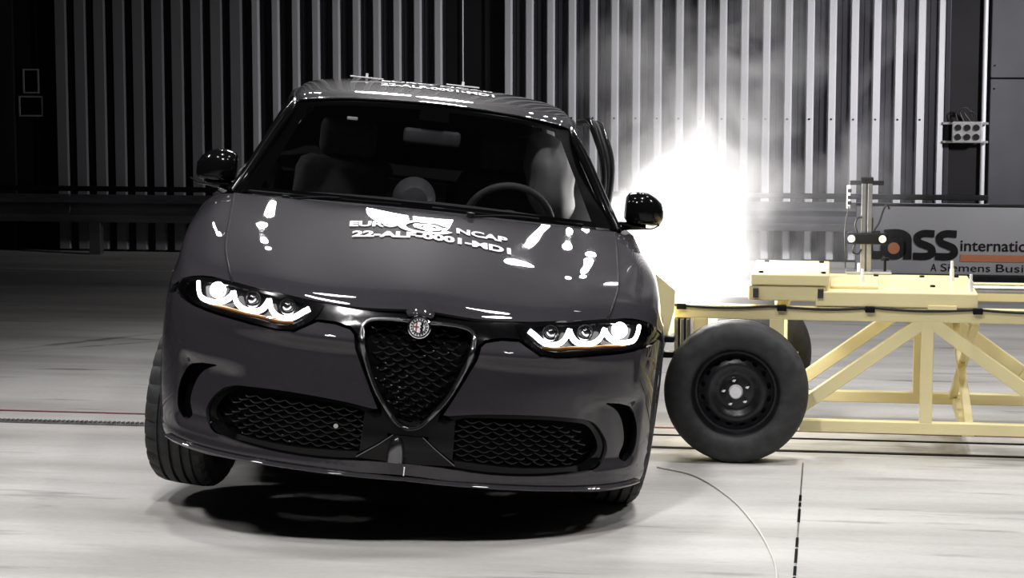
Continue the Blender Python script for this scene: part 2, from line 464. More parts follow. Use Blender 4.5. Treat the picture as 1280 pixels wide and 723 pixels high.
x = -6.36
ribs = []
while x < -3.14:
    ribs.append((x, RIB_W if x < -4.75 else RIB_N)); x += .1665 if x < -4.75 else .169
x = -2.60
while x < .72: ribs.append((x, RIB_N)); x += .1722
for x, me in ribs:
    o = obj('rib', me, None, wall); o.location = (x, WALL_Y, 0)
scr = bmesh.new(); lathe_bm(scr, [(-.002, .0), (-.002, .008), (.004, .009)], 8, 'Y'); scm = bpy.data.meshes.new('screw'); scr.to_mesh(scm); scr.free(); scm.materials.append(WALLDK)
for x, me in ribs:
    if x > -2.7:
        o = obj('screw', scm, None, wall); o.location = (x, WALL_Y - .037, 1.135)
o = obj('rib', rib_mesh(.035, .03, WTOP), None, wall); o.location = (.828, WALL_Y, 0)

# recessed dark doors
def door(name, x0, x1, label):
    o = bx(name, WALLDK, None, x0, x1, WALL_Y + .04, WALL_Y + .12, 0, WTOP, .003)
    tag(o, label, 'door', kind='structure'); return o
d1 = door('door_1', -3.118, -2.622, 'dark recessed service door between the corrugated wall sections')
tube('conduit', WALLRIB, d1, [(-2.976, WALL_Y + .02, 0.05), (-2.976, WALL_Y + .02, WTOP)], .006, 6)
bx('leaf_edge', BLACKMATT, d1, -2.80, -2.785, WALL_Y + .025, WALL_Y + .04, 0.02, WTOP - .1, .002)
d2 = door('door_2', -6.79, -6.387, 'black doorway with two small framed notices')
bx('leaf_edge', BLACKMATT, d2, -6.60, -6.585, WALL_Y + .025, WALL_Y + .04, 0.02, WTOP - .1, .002)
bm = bmesh.new(); box(bm, -13, -6.79, WALL_Y, WALL_Y + .12, 0, WTOP)
tag(obj('wall_left', bm, WALLPAN), 'plain dark wall sheet beyond the black doorway', 'wall', kind='structure')
# notices in the doorway: pale frames
def notice(x0, x1, z0, z1, label):
    e = empty('framed_notice', ((x0 + x1) / 2, WALL_Y + .03, z0)); tag(e, label, 'notice')
    w = (x1 - x0) / 2; h = z1 - z0; t = .014
    grey = NOTG
    for a in ((-w, w, 0, t), (-w, w, h - t, h), (-w, -w + t, t, h - t), (w - t, w, t, h - t)):
        bx('frame', grey, e, a[0], a[1], -.014, .0, a[2], a[3], .002)
    bx('sheet', DARKVOID, e, -w + t, w - t, -.006, .0, t, h - t, .001)
NOTG = vary(mat('notice_grey', (.26, .26, .27), .6), (20, 20, 20), .1, .1)
notice(-6.713, -6.571, 1.315, 1.521, 'small upright grey framed notice in the black doorway')
notice(-6.754, -6.541, 1.122, 1.295, 'wide grey framed notice hung under the upright one')

# right end of the wall: dark bay, pipe and flat panels
bm = bmesh.new(); box(bm, .862, 1.20, WALL_Y + .05, WALL_Y + .12, 0, WTOP)
o = tag(obj('door_3', bm, WALLDK), 'narrow dark bay in the wall behind the socket box', 'door', kind='structure')
tube('pipe', WALLRIB, o, [(1.165, WALL_Y + .02, .05), (1.165, WALL_Y + .02, WTOP)], .020, 10)
bx('edge_strip', WALLPAN, o, .862, .90, WALL_Y + .0, WALL_Y + .05, 0, WTOP, .003)
wr = empty('wall_right', (1.21, WALL_Y, 0)); tag(wr, 'flat blue-grey wall panels beside the dark bay', 'wall', kind='structure')
for x0, x1 in ((0, 1.6), (1.61, 3.2), (3.21, 6.5)):
    for z0, z1 in ((0, 1.455), (1.465, 3.2), (3.21, 5)):
        bx('panel', WALLGR, wr, x0, x1, -.02, .1, z0, z1, .005)
bx('backing', WALLDK, wr, 0, 6.5, .1, .12, 0, 5, .0)
for z in (1.38, 1.56): lathe('screw', CHROME, wr, [(-.026, .0), (-.026, .007), (-.018, .007)], 10, 'Y', center=(.03, 0, z))

# socket box on the pipe
sb = empty('socket_box', (1.05, WALL_Y - .02, .96)); tag(sb, 'grey electrical socket box with two rows of round outlets', 'socket box')
bx('body', ALU, sb, -.13, .10, -.09, .0, .0, .165, .006)
for k, xx in enumerate((-.085, -.015, .055)):
    for zz in (.045, .118):
        lathe('socket', BLACKMATT, sb, [(-.105, 0), (-.105, .024), (-.089, .026)], 14, 'Y', center=(xx, 0, zz))
for zz in (-.005, .14): bx('bracket', ALU, sb, -.20, .15, -.03, -.005, zz, zz + .018, .002)
for k in range(3): tube('cable', CABLE, sb, dense([(-.09 + .05 * k, -.05, .165), (-.10 + .03 * k, -.06, .24), (-.02 + .03 * k, -.05, .27 - .02 * k), (.04 + .01 * k, -.03, .165)], 12), .006, 6)

# guardrail
gr = empty('guardrail', (0, WALL_Y - .32, 0)); tag(gr, 'low galvanised steel guardrail running along the corrugated wall', 'guardrail')
prof = [(.0, .27), (-.008, .285), (-.055, .31), (-.06, .335), (-.02, .36), (-.005, .385), (-.02, .41), (-.06, .435), (-.055, .46), (-.008, .485), (.0, .50)]
def rail_piece(x0, x1):
    bm = bmesh.new()
    a = [bm.verts.new((x0, y, z)) for y, z in prof]; b = [bm.verts.new((x1, y, z)) for y, z in prof]
    for i in range(len(prof) - 1): bm.faces.new((a[i], b[i], b[i + 1], a[i + 1]))
    bmesh.ops.recalc_face_normals(bm, faces=bm.faces); bm.normal_update()
    solid(bm, .004); return bm
for x0, x1 in ((-10, -6.2), (-6.195, -2.7), (-2.695, 1.2)): obj('rail', rail_piece(x0, x1), RAILM, gr, 60)
x = -9.5
while x < 1.2:
    bx('post', RAILM, gr, x - .05, x + .05, .01, .09, 0, .47, .004); x += 1.75
bx('dark_strip', BLACKMATT, gr, -10, 1.2, .05, .12, .52, .56, .006)  # black strip along the dark gap above the rail

# floor markings and the tow track
def strip(name, m, x0, x1, y, w, label, cat, h=.004):
    o = bx(name, m, None, x0, x1, y - w / 2, y + w / 2, .0005, h, .001); tag(o, label, cat); return o
strip('floor_line', LINEW, -13, -3.9, 15.72, .035, 'thin pale line painted on the dark floor by the guardrail', 'floor line')
strip('floor_line', REDL, -13, 6, 9.56, .022, 'thin red line across the floor beside the tow track', 'floor line')
tt = empty('tow_track', (0, 9.23, 0)); tag(tt, 'steel tow track slot running across the floor under the trolley', 'track')
bx('rail', BLACKMATT, tt, -.9, 7, -.165, -.135, .0005, .005, .001)
bx('rail', BLACKMATT, tt, -.9, 7, .135, .155, .0005, .005, .001)
bx('rail', STEEL, tt, -13, -.9, .02, .05, .0005, .005, .001)
bm = bmesh.new()
for k in range(150):
    xx = -4.6 + k * .022; box(bm, xx, xx + .012, .055, .080, .001, .010)
ch = obj('chain', bm, STEEL, tt); ch['kind'] = 'stuff'
# dashed joint in the slab
jt = empty('slab_joint', (-.10, 7.9, 0)); tag(jt, 'dark dashed joint in the pale floor in front of the trolley wheel', 'floor joint')
bx('groove', STEEL, jt, -.003, .003, -1.6, .92, .0005, .003, .0005)
y = -1.2
for ln, gap in ((.18, .03), (.12, .05), (.20, .03), (.14, .25), (.22, .05), (.06, .04), (.10, .1)):
    bx('dash', DARKVOID, jt, -.005, .005, y, y + ln, .001, .004, .0005); y += ln + gap
tag(tube('wire', LINEW, None, [Vector((p[0], p[1], .004)) for p in dense([(-.69, 8.64, 0), (-.52, 8.47, 0), (-.36, 8.06, 0), (-.25, 7.6, 0), (-.19, 7.24, 0), (-.16, 6.96, 0), (-.155, 6.6, 0)], 40)], .0035, 6),
    'thin pale wire curving over the floor below the trolley wheel', 'wire')

# ------------------------------------------------------------------ banner board
SY = 15.4
sg = empty('sponsor_board', (.17, SY, 0)); tag(sg, 'long grey board lettered tass international behind the yellow trolley', 'sign')
bx('board', SIGNGREY, sg, 0, 2.35, 0, .05, .10, .585, .006)
bx('base', BLACKMATT, sg, 0, 2.35, -.03, .12, .0, .10, .006)
bx('edge', BLACKMATT, sg, 0, 2.35, -.004, .054, .585, .600, .003)
def print_on_board(name, s, x0, x1, z0, z1, m, bold=0., off=.0025, sp=1.0):
    vs, fs = fit_text(s, x0 - .17, x1 - .17, z0, z1, bold, sp)
    bm = bmesh.new(); bv = [bm.verts.new((v.x, -off, v.y)) for v in vs]
    for f in fs:
        try: bm.faces.new([bv[i] for i in f])
        except ValueError: pass
    return obj(name, bm, m, sg)
print_on_board('lettering', 'international', .905, 1.50, .270, .352, PRINTBLK, .012)
for wd, a, b, lo in (('A', .702, .742, .125), ('Siemens', .772, 1.115, .125), ('Business', 1.155, 1.56, .125)):
    print_on_board('lettering', wd, a, b, lo, .180, PRINTBLK, .0)
bx('stripe', ORANGE, sg, .905 - .17, 1.75 - .17, -.003, .0, .196, .246, .0005)
# heavy rounded letters t a s s
def stroke(pts, w, y=-.004):
    bm = bmesh.new(); ps = [Vector(p) for p in pts]; n = len(ps); l = []
    for i, p in enumerate(ps):
        t = (ps[min(i + 1, n - 1)] - ps[max(i - 1, 0)]).normalized(); nn = Vector((-t.y, t.x)) * w / 2
        l.append((bm.verts.new((p.x + nn.x, y, p.y + nn.y)), bm.verts.new((p.x - nn.x, y, p.y - nn.y))))
    for a, b in zip(l, l[1:]): bm.faces.new((a[0], b[0], b[1], a[1]))
    return bm
def dense2(ps, n):
    return [Vector((p.x, p.y)) for p in dense([(a, b, 0) for a, b in ps], n)]
zb, zt = .205, .410   # letter foot and x-height
def letter(pts, w=.058): obj('letter', stroke(pts, w), PRINTBLK, sg)
x0 = .265 - .17
letter(dense2([(x0 + .0, .50), (x0 + .0, .34), (x0 + .005, .26), (x0 + .035, .235), (x0 + .10, .236)], 20))           # t stem
letter([Vector((x0 - .05, .385)), Vector((x0 + .08, .385))], .045)
xa = .372 - .17                                                                                                      # a
letter(dense2([(xa + .0, .388), (xa + .10, .392), (xa + .158, .365), (xa + .165, .31), (xa + .165, .205)], 20))
cx, cz = xa + .068, .285
letter([Vector((cx + .068 * math.cos(t), cz + .058 * math.sin(t))) for t in [2 * math.pi * k / 28 for k in range(29)]], .050)
bm = bmesh.new(); bmesh.ops.create_circle(bm, cap_ends=True, radius=.042, segments=24, matrix=Matrix.Translation((cx, -.006, cz)) @ Matrix.Rotation(math.pi / 2, 4, 'X'))
obj('letter_dot', bm, ORANGE, sg)
for xs in (.588 - .17, .742 - .17):                                                                                  # s s
    letter(dense2([(xs + .135, .390), (xs + .06, .392), (xs + .018, .370), (xs + .026, .330), (xs + .07, .310), (xs + .112, .29), (xs + .120, .252), (xs + .08, .230), (xs - .012, .230)], 34), .052)

# ================================================================== TROLLEY
tr = empty('impact_trolley', (0, 9.0, 0)); tag(tr, 'pale yellow wheeled crash trolley striking the side of the grey car', 'trolley')
FW = .80   # frame depth, near face at local y 0, far at FW
def tb(name, a, b, w=.05, h=.05, m=YELLOW): return bar(name, m, tr, a, b, w, h)
for yy in (.02, FW):
    tb('deck_beam', (-.65, yy, .605), (1.75, yy, .605), .05, .058)
    tb('sill_beam', (-.12, yy, .128), (1.75, yy, .128), .05, .05)
    tb('post', (.403, yy, .15), (.403, yy, .58), .052, .05)
    tb('diagonal_brace', (.385, yy, .575), (-.13, yy, .195), .048, .055)
    tb('diagonal_brace', (.42, yy, .575), (.86, yy, .26), .048, .055)
    tb('diagonal_brace', (.86, yy, .26), (1.06, yy, .13), .048, .055)
    tb('post', (-.54, yy, .25), (-.54, yy, .58), .06, .05)
    tb('post', (-.22, yy, .2), (-.22, yy, .58), .06, .05)
    tb('post', (1.55, yy, .15), (1.55, yy, .58), .052, .05)
tb('axle_beam', (-.60, .02, .29), (-.14, .02, .29), .05, .07)
tb('axle_beam', (-.60, FW, .29), (-.14, FW, .29), .05, .07)
for xx, zz in ((-.62, .605), (-.2, .605), (.40, .585), (.58, .115), (1.2, .605), (1.70, .605), (1.70, .128)):
    tb('cross_member', (xx, .04, zz), (xx, FW - .02, zz), .05, .05)
tb('cross_brace', (.585, .04, .13), (.545, FW - .03, .57), .035, .03)
tb('cross_brace', (.555, FW - .03, .14), (.60, .05, .57), .035, .03)
# decks
bx('deck_plate', YELLOW, tr, -.06, .605, -.01, .70, .636, .700, .006)
bx('deck_plate', YELLOW, tr, -.34, -.02, .0, .55, .655, .720, .006)
bx('deck_plate', YELLOW, tr, -.33, -.005, -.01, .58, .722, .768, .005)
bx('step_plate', YELLOW, tr, .0, .20, .10, .40, .701, .712, .002)
for (xx, zz) in ((-.31, .69), (-.04, .69)):
    bx('bracket', CHROMEDK, tr, xx - .012, xx + .012, -.02, .0, zz - .02, zz + .02, .002)
bx('skirt_plate', YELLOW, tr, .40, .52, -.016, -.006, .630, .648, .002)
for (xx, yy, hh) in ((.522, .45, .09), (.578, .05, .075), (.135, .25, .07)):
    lathe('pin', WHITEPL, tr, [(.70, .010), (.70 + hh * .6, .010), (.70 + hh * .6, .007), (.70 + hh, .006), (.70 + hh, 0)], 12, 'Z', center=(xx, yy, 0))
for (xx, yy) in ((.40, .60), (.43, .22), (.20, .62), (.55, .62), (-.28, .5), (-.04, .5), (-.29, .05), (-.03, .05)):
    zt_ = .768 if xx < 0 else .70
    lathe('bolt', BLACKMATT, tr, [(zt_ - .002, .011), (zt_ + .008, .011), (zt_ + .008, 0)], 6, 'Z', center=(xx, yy, 0))
tube('push_rod', ALU, tr, [(.6, .30, .685), (1.75, .30, .685)], .018, 14)
tb('guide_rail', (.605, .62, .655), (1.75, .62, .655), .05, .045)
# crash face and its mounts
bx('barrier_face', ALU, tr, -.93, -.80, -.12, FW + .14, .30, .78, .01)
bx('mount_plate', YELLOW, tr, -.80, -.775, -.13, FW + .15, .26, .80, .005)
bm = sheet_bm([(-.775, .79), (-.735, .785), (-.64, .705), (-.645, .62), (-.70, .40), (-.775, .36)], [], lambda u, v: Vector((u, -.11, v)), .08, .025)
obj('gusset_plate', bm, YELLOW, tr)
bm = sheet_bm([(-.775, .79), (-.735, .785), (-.64, .705), (-.645, .62), (-.70, .40), (-.775, .36)], [], lambda u, v: Vector((u, FW + .1, v)), .08, .025)
obj('gusset_plate', bm, YELLOW, tr)
for zz in (.49, .425): bx('load_bolt', BLACKMATT, tr, -.715, -.64, -.15, -.09, zz, zz + .025, .004)
for xx in (-.65, -.625, -.60): bx('load_cell', STEEL, tr, xx, xx + .018, -.02, FW, .40, .575, .003)
# cable sagging along the top beam
pts = []
for k in range(81):
    xx = -.66 + k * .029; s = abs(math.sin((xx + .66) * math.pi / .42))
    pts.append((xx, -.012, .634 - .010 * s))
tube('cable', CABLE, tr, pts, .006, 6)
tube('cable', CABLE, tr, dense([(-.66, -.012, .634), (-.69, -.03, .625), (-.715, -.07, .58), (-.71, -.12, .52)], 12), .006, 6)
for xx in (-.62, -.20, .165, .605, 1.1): bx('cable_clip', BLACKMATT, tr, xx - .02, xx + .02, -.026, -.005, .615, .640, .003)

def steel_wheel(parent, cx, cy, side):
    """side = -1 shows its face to -y"""
    w = empty('wheel', (cx, cy, .295), parent); w.rotation_euler = (0, 0, 0 if side < 0 else math.pi)
    R0 = .298
    pr = [(-.075, .185), (-.088, .20), (-.094, .235), (-.085, .272), (-.066, .291), (-.03, R0), (-.026, R0 - .007), (-.018, R0 - .007), (-.014, R0), (.014, R0), (.018, R0 - .007), (.026, R0 - .007), (.03, R0), (.066, .291), (.085, .272), (.094, .235), (.088, .20), (.075, .185), (.06, .18), (-.06, .18)]
    lathe('tyre', RUBBER, w, pr, 96, 'Y', rfun=lambda j, k, r: r - (.005 if (k % 4 == 0 and j in (4, 13)) else 0), closed=True, sharp=40)
    rim = w
    # dished disc with oval hand holes
    prof = [(-.070, .192), (-.074, .186), (-.060, .176), (-.030, .168), (-.030, .160)]
    lathe('rim_lip', STEELBLK, rim, [(.05, .18), (.05, .165)] + [(-.030, .160), (-.030, .168), (-.060, .176), (-.074, .186), (-.070, .192)], 64, 'Y', caps=False)
    def disc(u, v):
        r = math.hypot(u, v)
        return Vector((u, lerp(r, [(0, -.022), (.030, -.026), (.052, -.024), (.075, -.016), (.095, -.030), (.110, -.038), (.122, -.034), (.145, -.018), (.162, -.012)]), v))
    outl = [(.162 * math.cos(2 * math.pi * k / 64), .162 * math.sin(2 * math.pi * k / 64)) for k in range(64)]
    holes = []
    for k in range(16):
        a = 2 * math.pi * (k + .5) / 16; c = Vector((math.cos(a), math.sin(a))); t = Vector((-c.y, c.x))
        holes.append([tuple(c * .139 + c * (.009 * math.sin(q)) + t * (.014 * math.cos(q))) for q in [2 * math.pi * i / 10 for i in range(10)]])
    obj('rim_disc', sheet_bm(outl, holes, disc, .014, .006), STEELBLK, rim, 50)
    lathe('brake_drum', BLACKMATT, rim, [(.0, .155), (.045, .155)], 32, 'Y')
    lathe('hub_cap', WHITEPL, rim, [(-.024, .030), (-.040, .029), (-.050, .024), (-.053, .0)], 28, 'Y')
    for k in range(5):
        a = 2 * math.pi * (k + .15) / 5 + .3
        lathe('nut', CHROME, rim, [(-.024, .011), (-.040, .010), (-.044, .0)], 6, 'Y', center=(.052 * math.cos(a), 0, .052 * math.sin(a)))
    return w
steel_wheel(tr, -.380, -.155, -1)
steel_wheel(tr, -.380, FW + .175, 1)
for yy0, yy1 in ((-.12, .0), (FW + .02, FW + .14)):
    lathe('axle', STEEL, tr, [(yy0, .03), (yy1, .03)], 20, 'Y', center=(-.38, 0, .295))
steel_wheel(tr, 1.62, -.155, -1); steel_wheel(tr, 1.62, FW + .175, 1)

# ------------------------------------------------------------------ sensor mast on the trolley
ms = empty('sensor_mast', (.155, 9.72, .702)); tag(ms, 'upright aluminium profile mast with black sensor bar on the trolley', 'mast')
bx('base_plate', ALU, ms, -.09, .115, -.05, .05, .0, .012, .003)
for s in (-1, 1):
    bx('profile', ALU, ms, -.024 + (0 if s < 0 else .028), -.004 + (0 if s < 0 else .028), -.024, .024, .012, .405, .002)
bx('profile_core', STEEL, ms, -.006, .006, -.018, .018, .012, .403, .001)
bx('end_cap', BLACKMATT, ms, -.028, .028, -.028, .028, .405, .432, .004)
bx('cross_arm', BLACKMATT, ms, -.075, .075, .02, .04, .395, .415, .003)
sb_ = bx('sensor_bar', BLACKMATT, ms, -.085, .095, -.055, -.024, .135, .185, .008)
for xx in (-.065, .072): lathe('lens', WHITEPL, sb_, [(-.05, .017), (-.062, .017), (-.064, .013), (-.060, 0)], 20, 'Y', center=(xx, 0, .160))
for k, zz in enumerate((.37, .34, .315)): bx('connector', BLACKMATT, ms, -.085, -.068, .01, .03, zz - .008, zz + .008, .002)
bx('connector_strip', WHITEPL, ms, -.090, -.072, .012, .028, .29, .395, .003)
tube('cable', CABLE, ms, dense([(.03, -.03, .19), (.055, -.03, .23), (.075, -.02, .29), (.09, -.01, .31), (.10, -.01, .29)], 20), .004, 6)
tube('cable', CABLE, ms, dense([(-.04, -.03, .185), (-.05, -.03, .22), (-.04, -.03, .25), (-.02, -.028, .255)], 16), .005, 6)
tube('cable', CABLE, ms, dense([(-.08, .01, .30), (-.095, .0, .2), (-.092, .0, .1), (-.09, .02, .02)], 16), .003, 6)
tube('cable', CABLE, ms, dense([(-.05, -.04, .135), (-.06, -.04, .10), (-.035, -.035, .09), (-.02, -.03, .11)], 16), .004, 6)
lathe('clamp_knob', BLACKMATT, ms, [(.012, .006), (.06, .006), (.06, .018), (.072, .018), (.072, 0)], 14, 'Z', center=(.085, -.02, 0))
lathe('stud', WHITEPL, ms, [(.012, .008), (.05, .007), (.05, 0)], 10, 'Z', center=(-.03, -.042, 0))

# ================================================================== THE CAR
car = empty('car'); tag(car, 'dark grey hatchback car tilted up on one side with headlamps lit', 'car')
MC = Matrix(((0.9757365, -0.1925220, 0.1042762, -1.4562335), (0.1914319, 0.9812927, 0.0204582, 7.0469960), (-0.1062641, 0.0, 0.9943379, -0.0210668), (0, 0, 0, 1)))
car.matrix_world = MC
# car frame: x to the viewer's right, y to the rear, z up
LN, EXN = .80, 2.5
GZ = [(.2, .09), (.25, .06), (.30, .025), (.36, .0), (.45, -.002), (.55, .0), (.7, .012), (.8, .045), (.86, .085), (.95, .18)]
WZ = [(.2, .880), (.25, .900), (.35, .918), (.45, .925), (.75, .925), (.86, .905), (.95, .88), (1.1, .835)]
def taper(y):
    if y < 0: return 0.001
    if y < LN: return (1 - (1 - y / LN) ** EXN) ** (1 / EXN)
    if y > 3.75: return (1 - (min(y - 3.75, .82) / .85) ** 3 * .75) ** .5
    return 1.0
def phi_of(x, z):
    q = min(abs(x) / smooth_lerp(z, WZ), .9995); return math.asin(q ** (EXN / 2))
def bell(x): return math.exp(-x * x)
def sstep(x, a, b):
    t = min(max((x - a) / (b - a), 0), 1); return t * t * (3 - 2 * t)
def nose(u, z, off=0.0):
    """front of the car; u = arc-like coordinate (0 at the middle), off = outward offset"""
    ph = u / .85; W = smooth_lerp(z, WZ)
    c = max(0., math.cos(ph)); s = max(0., math.sin(ph))
    P = Vector((W * s ** .8, smooth_lerp(z, GZ) * c + LN * (1 - c ** .8), z))
    # scooped pocket around the corner vents and a shoulder under the headlamps
    P.y += .042 * sstep(P.x, .55, .67) * (1 - sstep(P.x, .795, .835)) * sstep(z, .325, .372) * (1 - sstep(z, .545, .60))
    P.y -= .034 * bell((z - .733) / .030) * bell((P.x - .36) / .26)
    P.y -= .025 * bell((z - .275) / .03) * min(1, P.x / .3 + .5)
    if off:
        # outward direction of the plan curve
        n = Vector((s ** 1.2 * .95, -c ** 1.2 - .05, 0)); n.normalize(); P += n * off
    return P
def U(x, z): return .85 * phi_of(x, z)
def UV(poly): return [(U(x, z), z) for x, z in poly]
def front(name, m, poly, holes=(), off=0., thick=.012, step=.022, mirror='both', parent=car, sm=40):
    bm = sheet_bm(UV(poly), [UV(h) for h in holes], lambda u, v: nose(u, v, off), step, 0, None, flip=False)
    # orient outward (towards -y)
    bm.normal_update()
    if sum(f.normal.y * f.calc_area() for f in bm.faces) > 0: bmesh.ops.reverse_faces(bm, faces=bm.faces)
    if mirror == 'both':
        r = bmesh.ops.duplicate(bm, geom=list(bm.verts) + list(bm.faces))
        for e in r['geom']:
            if isinstance(e, bmesh.types.BMVert): e.co.x = -e.co.x
        bmesh.ops.reverse_faces(bm, faces=[e for e in r['geom'] if isinstance(e, bmesh.types.BMFace)])
        bmesh.ops.remove_doubles(bm, verts=[v for v in bm.verts if abs(v.co.x) < 2e-3], dist=3e-3)
    elif mirror == 'only':
        for v in bm.verts: v.co.x = -v.co.x
        bmesh.ops.reverse_faces(bm, faces=bm.faces)
    bm.normal_update()
    if thick: solid(bm, thick)
    return obj(name, bm, m, parent, sm)

# ---- outlines in the front view (x, z), half car
INTAKE = [(0, .325), (.13, .322), (.25, .313), (.37, .311), (.50, .316), (.62, .328), (.682, .346), (.706, .385), (.700, .432), (.656, .492), (.606, .517), (.54, .526), (.43, .530), (.305, .526), (.213, .519), (.128, .507)]
VENT = [(.735, .568), (.785, .545), (.812, .49), (.820, .43), (.812, .375), (.785, .352), (.757, .372), (.770, .425), (.755, .495), (.725, .542), (.680, .572)]
def sm2(poly, n):
    q = [Vector((a, b, 0)) for a, b in poly]
    return [(p.x, p.y) for p in (spline(q, k / n) for k in range(n + 1))]
INTAKE = INTAKE[:1] + sm2(INTAKE[1:15], 48) + INTAKE[15:]
VENT = sm2(VENT + VENT[:1], 44)[:-1]
bump = [(0, .284), (.125, .281), (.31, .272), (.43, .266), (.57, .257), (.69, .250), (.80, .250), (.905, .238), (.9195, .36), (.9205, .50), (.9195, .62), (.912, .70), (.905, .755),
        (.868, .783), (.846, .770), (.796, .757), (.724, .748), (.633, .742), (.545, .735), (.482, .729), (.425, .733), (.374, .760), (.345, .776), (.285, .775), (.232, .764), (.217, .750), (.208, .702), (.170, .622), (.112, .508)]
bump_poly = bump + [(.128, .507)] + INTAKE[::-1][1:]
front('bumper', PAINT, bump_poly, [VENT], 0, .014, .014)
# black inner shell behind every opening
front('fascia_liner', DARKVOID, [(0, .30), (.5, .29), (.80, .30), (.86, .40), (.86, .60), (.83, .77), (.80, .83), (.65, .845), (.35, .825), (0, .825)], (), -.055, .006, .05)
# lower black intake surround
rim_in = rounded([(0, .345), (.36, .335), (.62, .352), (.680, .39), (.672, .435), (.628, .490), (.57, .503), (.43, .507), (.213, .497), (.155, .488), (.165, .35), (0.165, .348)], .0, 1)
front('intake_surround', BLACKGLOSS, [(.07, .335)] + [(x * .997 + .0, z) for x, z in INTAKE[1:]] + [(.07, .47)],
      [sm2([(.16, .352), (.36, .340), (.50, .343), (.60, .352), (.655, .372), (.678, .40), (.668, .440), (.630, .488), (.57, .507), (.43, .514), (.213, .505), (.155, .492)], 40)], -.012, .02, .02)
# chin panel with the two crease lines and stub
front('chin_panel', BLACKGLOSS, [(0, .326), (.166, .332), (.055, .422), (0, .425)], (), -.004, .02, .02)
tube('crease', CHROMEDK, car, [nose(U(x, z), z, -.002) for x, z in ((.05, .425), (.10, .385), (.168, .335))], .003, 6)
tube('crease', CHROMEDK, car, [Vector((-p.x, p.y, p.z)) for p in (nose(U(x, z), z, -.002) for x, z in ((.05, .425), (.10, .385), (.168, .335)))], .003, 6)
bm = bmesh.new()
rows = []
for z, w, d in ((.330, .030, -.018), (.36, .030, -.030), (.40, .024, -.038), (.418, .012, -.030), (.424, .006, -.006)):
    rows.append([bm.verts.new((-.036 + w * math.sin(a), d * math.cos(a) + .0, z)) for a in [-math.pi / 2 + math.pi * k / 10 for k in range(11)]])
for a, b in zip(rows, rows[1:]):
    for k in range(10): bm.faces.new((a[k], a[k + 1], b[k + 1], b[k]))
solid(bm, .004)
obj('sensor_cover', bm, CHROMEDK, car, 50)
# bright edge along the splitter
tube('splitter', PAINT, car, [nose(math.copysign(U(abs(x), .272), 1), .270, .006) * 1 if x >= 0 else Vector((-nose(U(-x, .272), .270, .006).x, nose(U(-x, .272), .270, .006).y, .270)) for x in [-.84 + 1.68 * k / 60 for k in range(61)]], .012, 8, flat=(.7, 1.2))
bx('tick_mark', WHITE, car, -.004, .000, -.030, -.024, .292, .322, .0005)
# black band from lamp to lamp behind the grille frame
front('nose_band', BLACKGLOSS, [(0, .800), (0, .846), (.19, .836), (.34, .836), (.40, .842), (.40, .765), (.345, .784), (.285, .784), (.232, .774), (.205, .752), (.196, .702), (.155, .622), (.10, .515), (.09, .43), (0, .42), (0, .47), (.05, .482), (.118, .575), (.170, .698), (.183, .770), (.160, .798)], (), -.010, .02, .02)

# ---- grille shield
SH = [(0, .812), (.10, .812), (.162, .805), (.186, .788), (.190, .765), (.178, .700), (.128, .580), (.062, .488), (.030, .458), (0, .450)]
def shield(off=0.0, n=60):
    pts = [Vector((x, z, 0)) for x, z in SH]
    d = [spline(pts, k / n) for k in range(n + 1)]
    half = [nose(U(max(p.x, 0), p.y), p.y, off) for p in d]
    return half + [Vector((-p.x, p.y, p.z)) for p in reversed(half[1:-1])]
gf = tube('grille', CHROMEDK, car, shield(.006), .0085, 8, True)
gf['label'] = 'inverted triangular grille with dark metal frame'
def scale_mesh(bm, inside, x0, x1, z0, z1, w, h, off, r, amp):
    """rows of small wavy blades like fish scales"""
    row = 0; z = z0
    while z < z1:
        x = x0 + (w / 2 if row % 2 else 0)
        while x < x1:
            pts = []
            for k in range(7):
                t = k / 6 - .5; px = x + t * w * .96; pz = z + amp * (abs(t) * 2) ** 1.3
                if abs(px) > .90: continue
                p = nose(U(abs(px), pz), pz, off + .006 * math.cos(t * math.pi)); 
                if px < 0: p.x = -p.x
                pts.append((p, (abs(px), pz)))
            if len(pts) == 7 and all(inside(q) for _, q in pts): tube_bm(bm, [p for p, _ in pts], [r * .55, r * .8, r, r * 1.1, r, r * .8, r * .55], 5)
            x += w
        z += h; row += 1
bm = bmesh.new()
shp = [(x, z) for x, z in SH] + [(0, .45)]
scale_mesh(bm, lambda q: pip((max(q[0], .001), q[1]), shp), -.22, .22, .455, .80, .052, .0185, -.022, .0040, .009)
bmesh.ops.recalc_face_normals(bm, faces=bm.faces)
o = obj('grille_mesh', bm, MESHBLK, gf, 60); o['kind'] = 'stuff'
bm = bmesh.new()
ipoly = [(.12, .345), (.36, .335), (.60, .346), (.675, .385), (.668, .435), (.622, .488), (.57, .505), (.43, .512), (.213, .502), (.10, .49)]
scale_mesh(bm, lambda q: pip(q, ipoly), -.80, .80, .338, .52, .052, .0165, -.026, .0038, .008)
bmesh.ops.recalc_face_normals(bm, faces=bm.faces)
o = obj('intake_mesh', bm, MESHBLK, car, 60); o['kind'] = 'stuff'
p = nose(U(.247, .435), .435, .002); lathe('sensor', CHROME, car, [(-.006, 0), (-.006, .008), (.01, .011)], 16, 'Y', center=(-p.x, p.y, p.z))

